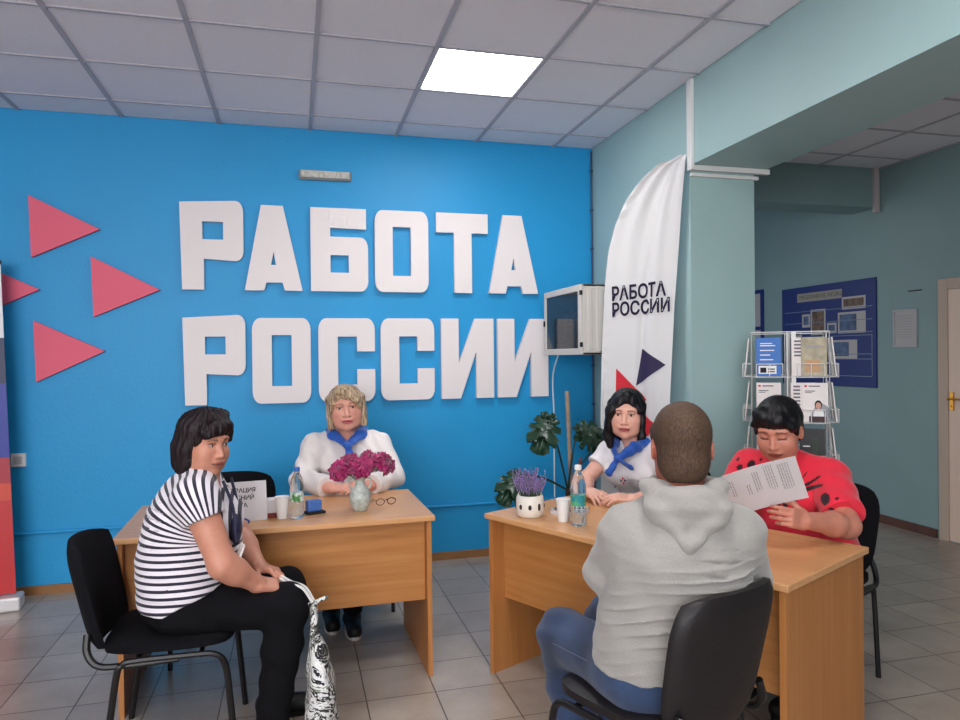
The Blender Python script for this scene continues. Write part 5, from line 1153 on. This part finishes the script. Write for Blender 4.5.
def brochure(face, cx_, zz, kind, label, w=.122, h=.205, back=0.):
    R_ = Rz(ra_+face*math.pi/2); base = V3(rx_, ry_, 0); T_ = lambda x, y, z: base+R_@V3(x, y, z)
    O = T_(cx_-w/2, -S-.038+back, zz+.006); X = R_@V3(1, 0, 0); Y = nrm(V3(0, 0, 1)+(R_@V3(0, 1, 0))*.10); col = {'blue': M_brb, 'white': M_brw, 'photo': M_brw, 'black': M_brk, 'beige': M_bry, 'list': M_brw}[kind]
    e = empty('brochure', tuple(O), 0, label, 'brochure', 'brochures in the wire rack'); b = MB(); n = np.cross(X, Y)
    c = [z0, X*w, X*w+Y*h, Y*h]; b.add(c+[q-n*.006 for q in c], [(0, 1, 2, 3), (7, 6, 5, 4), (0, 4, 5, 1), (1, 5, 6, 2), (2, 6, 7, 3), (3, 7, 4, 0)]); b.build('booklet', col, e)
    b = MB()
    if kind == 'photo':
        quad(b, z0, X, Y, .010, h-.022, .022, h-.012, .001, 0); quad(b, z0, X, Y, .03, h-.020, .085, h-.015, .001, 1); quad(b, z0, X, Y, .012, h-.045, .06, h-.041, .001, 1); quad(b, z0, X, Y, .012, h-.053, .045, h-.050, .001, 1)
        def disc(x, y, rx2, ry2, mi, of): b.add([X*(x+rx2*math.cos(t))+Y*(y+ry2*math.sin(t))+n*of for t in np.linspace(0, 2*math.pi, 15)[:-1]], [tuple(range(14))], mi)
        b.add([X*.035+n*.0010, X*w+n*.0010, X*w+Y*.08+n*.0010, X*.075+Y*.11+n*.0010, X*.035+Y*.03+n*.001], [(0, 1, 2, 3, 4)], 2)
        disc(.075, .09, .018, .024, 1, .0014); disc(.075, .085, .013, .018, 3, .0018); b.add([X*.048+n*.0015, X*.105+n*.0015, X*.098+Y*.058+n*.0015, X*.075+Y*.070+n*.0015, X*.053+Y*.056+n*.0015], [(0, 1, 2, 3, 4)], 4); quad(b, z0, X, Y, .03, .0, .112, .030, .0018, 5)
        b.build('cover_print', [M_prd, M_ink, mat('grey print', (150, 150, 158), .6), M_skp, M_white, mat('dark print', (60, 34, 40), .6)], e)
    elif kind == 'blue':
        for i, (y, w_) in enumerate(((.172, .06), (.160, .075), (.135, .07), (.110, .05), (.085, .065))): quad(b, z0, X, Y, .02, y, .02+w_, y+.005, .001, 0)
        quad(b, z0, X, Y, .012, .012, .10, .055, .001, 0); quad(b, z0, X, Y, .02, .018, .05, .045, .0014, 1); quad(b, z0, X, Y, .058, .02, .092, .026, .0014, 1); quad(b, z0, X, Y, .058, .034, .092, .040, .0014, 1); b.build('cover_print', [M_white, M_ink], e)
    elif kind in ('white', 'list'):
        for i in range(9 if kind == 'list' else 5):
            y = h-.025-i*.019; quad(b, z0, X, Y, .012, y, .045, y+.009, .001, 0); quad(b, z0, X, Y, .055, y, .10, y+.006, .001, 0)
        b.build('cover_print', [mat('grey ink', (110, 106, 116), .7)], e)
    elif kind == 'black':
        quad(b, z0, X, Y, .015, .11, .05, .115, .001, 0); quad(b, z0, X, Y, .06, .03, .09, .16, .001, 1); b.build('cover_print', [M_white, mat('dark green print', (44, 60, 50), .6)], e)
    else:
        quad(b, z0, X, Y, .018, .02, .09, .085, .001, 0); quad(b, z0, X, Y, .02, .15, .095, .158, .001, 1); b.build('cover_print', [mat('faded orange print', (190, 150, 112), .6), mat('grey print', (150, 150, 158), .6)], e)
rows_ = [(0, -.105, 1.36, 'blue', 'blue brochure with white text, top left of the rack'), (0, -.105, 1.12, 'photo', 'white brochure with a portrait, left column below the blue one'), (0, .115, 1.36, 'beige', 'beige brochure in the top right pocket of the rack'),
    (0, .070, 1.36, 'white', 'white brochure half hidden behind the beige one'), (0, .120, 1.12, 'photo', 'white brochure with a portrait, right column below the beige one'), (0, .065, 1.12, 'list', 'white brochure with a printed list beside the right portrait brochure'), (0, .105, .88, 'black', 'black brochure in the third row of the rack'), (0, -.105, .88, 'white', 'white brochure in the third row behind the head of the woman in red')]
for i, (f, x, z_, k, lb) in enumerate(rows_): brochure(f, x, z_, k, lb, back=.014 if 'half' in lb or 'list' in lb else 0)
for f, sd in ((1, 'right'), (3, 'left')):
    for z_, nm in ((1.36, 'top'), (1.12, 'second'), (.88, 'third')):
        for x, q in ((-.10, 'front' if f == 1 else 'rear'), (.10, 'rear' if f == 1 else 'front')):
            brochure(f, x, z_, 'list' if z_ > 1.3 else 'photo', 'edge-on white brochure on the %s side of the rack, %s row, %s pocket' % (sd, nm, q))

# ---------------- far wall: notice boards, frame, door ----------------
FX = XF; Xf = V3(0, -1, 0); Yf2 = V3(0, 0, 1)   # plane facing -x; x runs toward the camera
M_board = mat('navy board', (20, 44, 112), .45); M_trs = mat('clear pocket edge', (120, 136, 160), .25)
e = empty('notice_board', (FX, 5.70, 1.658), 0, 'large dark blue notice board with photos on the far wall', 'notice board')
def FB(b, y_, z_, w, h, off, mi=0, t=.002): b.box((-off-t, -y_-w, z_), (-off, -y_, z_+h)); b.m[-6:] = [mi]*6
b = MB(); b.box((-.014, -.613, -.486), (0, .613, .486)); b.build('panel', M_board, e, bevel=.002)
b = MB(); FB(b, -.38, .335, .60, .085, .014); b.build('title_strip', mat('title strip', (150, 146, 140), .6), e)
b = MB(); vf = text_mesh('ПРЕДПРИЯТИЕ МЕСЯЦА', .050, .0003); place(b, vf, (-.0165, .355, .362), Xf, Yf2); b.build('title_text', mat('olive print', (84, 80, 50), .7), e)
M_pa = mat('photo paper', (176, 172, 172), .5); M_ph1 = mat('photo brown', (104, 84, 72), .5, noise=.5, nscale=20); M_ph2 = mat('photo blue', (76, 96, 130), .5, noise=.45, nscale=14)
for (y_, z_, w, h, k) in ((-.19, .0, .20, .25, 1), (.17, .005, .33, .195, 2), (.09, -.23, .31, .175, 2), (.03, .01, .12, .10, 2), (-.31, .08, .11, .13, 2), (.22, .225, .28, .115, 1), (-.52, -.02, .20, .06, 1), (-.09, -.12, .12, .09, 2)):
    q = MB(); FB(q, y_, z_, w, h, .0142); s_ = q.build('pinned_photo', M_pa, e); q = MB(); FB(q, y_+.02, z_+.025, w-.04 if w < .3 else w*.62, h-.045, .0164, 0, .0008); q.build('picture', M_ph1 if k == 1 else M_ph2, s_)
b = MB()
for zz in (.235, .12, .01, -.02, -.19, -.235, -.39): b.box((-.019, -.575, zz), (-.014, .56, zz+.006))
for yy in (.56, -.575): b.box((-.019, yy, -.39), (-.014, yy+.005, -.02))
b.build('pocket_edges', M_trs, e)
e = empty('framed_board', (FX, 6.95, 1.76), 0, 'narrow blue-framed board at the end of the passage wall', 'notice board')
b = MB(); b.box((-.012, -.33, -.42), (0, .33, .42)); b.build('frame', M_board, e); b = MB(); b.box((-.014, -.28, .02), (-.0121, .28, .38)); b.box((-.014, -.28, -.38), (-.0121, .28, -.02)); b.build('sheet', M_pa, e)
e = empty('framed_notice', (FX, 4.79, 1.682), 0, 'small white framed notice between the blue board and the door', 'notice')
b = MB(); 
for lo, hi in (((-.016, -.116, -.158), (0, .116, -.143)), ((-.016, -.116, .143), (0, .116, .158)), ((-.016, -.116, -.143), (0, -.101, .143)), ((-.016, .101, -.143), (0, .116, .143))): b.box(lo, hi)
b.build('frame', mat('notice frame', (176, 172, 178), .4), e, bevel=.002); b = MB(); b.box((-.008, -.101, -.143), (-.001, .101, .143)); b.build('sheet', M_pa, e)
b = MB(); words(b, V3(-.0082, .085, .10), Xf, Yf2, .16, 9, .022, .005, 4, .001); b.build('text_lines', mat('grey print', (150, 150, 158), .6), e)
b = MB(); b.box((FX-.006, 4.63, 1.985), (FX-.001, 4.76, 1.993)); tag(b.build('wall_hook_strip', M_ink, loc=(FX, 4.7, 1.99)), 'short dark mark strip on the far wall above the framed notice', 'strip')
dr0, dr1, dz = 4.47, 3.40, 2.055
dfr = MB(); dfr.box((FX-.022, dr0-.085, 0), (FX+.03, dr0, dz)); dfr.box((FX-.022, dr1, 0), (FX+.03, dr1+.085, dz)); dfr.box((FX-.022, dr1+.085, dz-.085), (FX+.03, dr0-.085, dz))
dd = struct(dfr.build('door_1', mat('door frame beige', (186, 166, 150), .5), bevel=.004, loc=(FX, 4.0, 0)))
b = MB(); b.box((FX-.012, dr1+.088, .01), (FX-.0005, dr0-.088, dz-.088)); lf = b.build('door_leaf', mat('door leaf cream', (222, 196, 178), .45), dd, off=(FX, 4.0, 0))
b = MB(); b.box((FX-.024, dr0-.135, 1.03), (FX-.013, dr0-.105, 1.17)); b.tube([(FX-.022, dr0-.12, 1.12), (FX-.06, dr0-.12, 1.12), (FX-.065, dr0-.23, 1.12)], .008, 8); b.lathe([(0, 0), (.008, .002), (.008, .02)], c=(FX-.02, dr0-.12, 1.05), n=10)
b.build('door_handle', mat('brass', (190, 140, 60), .25, metal=1.), lf, smooth=True, off=(FX, 4.0, 0))
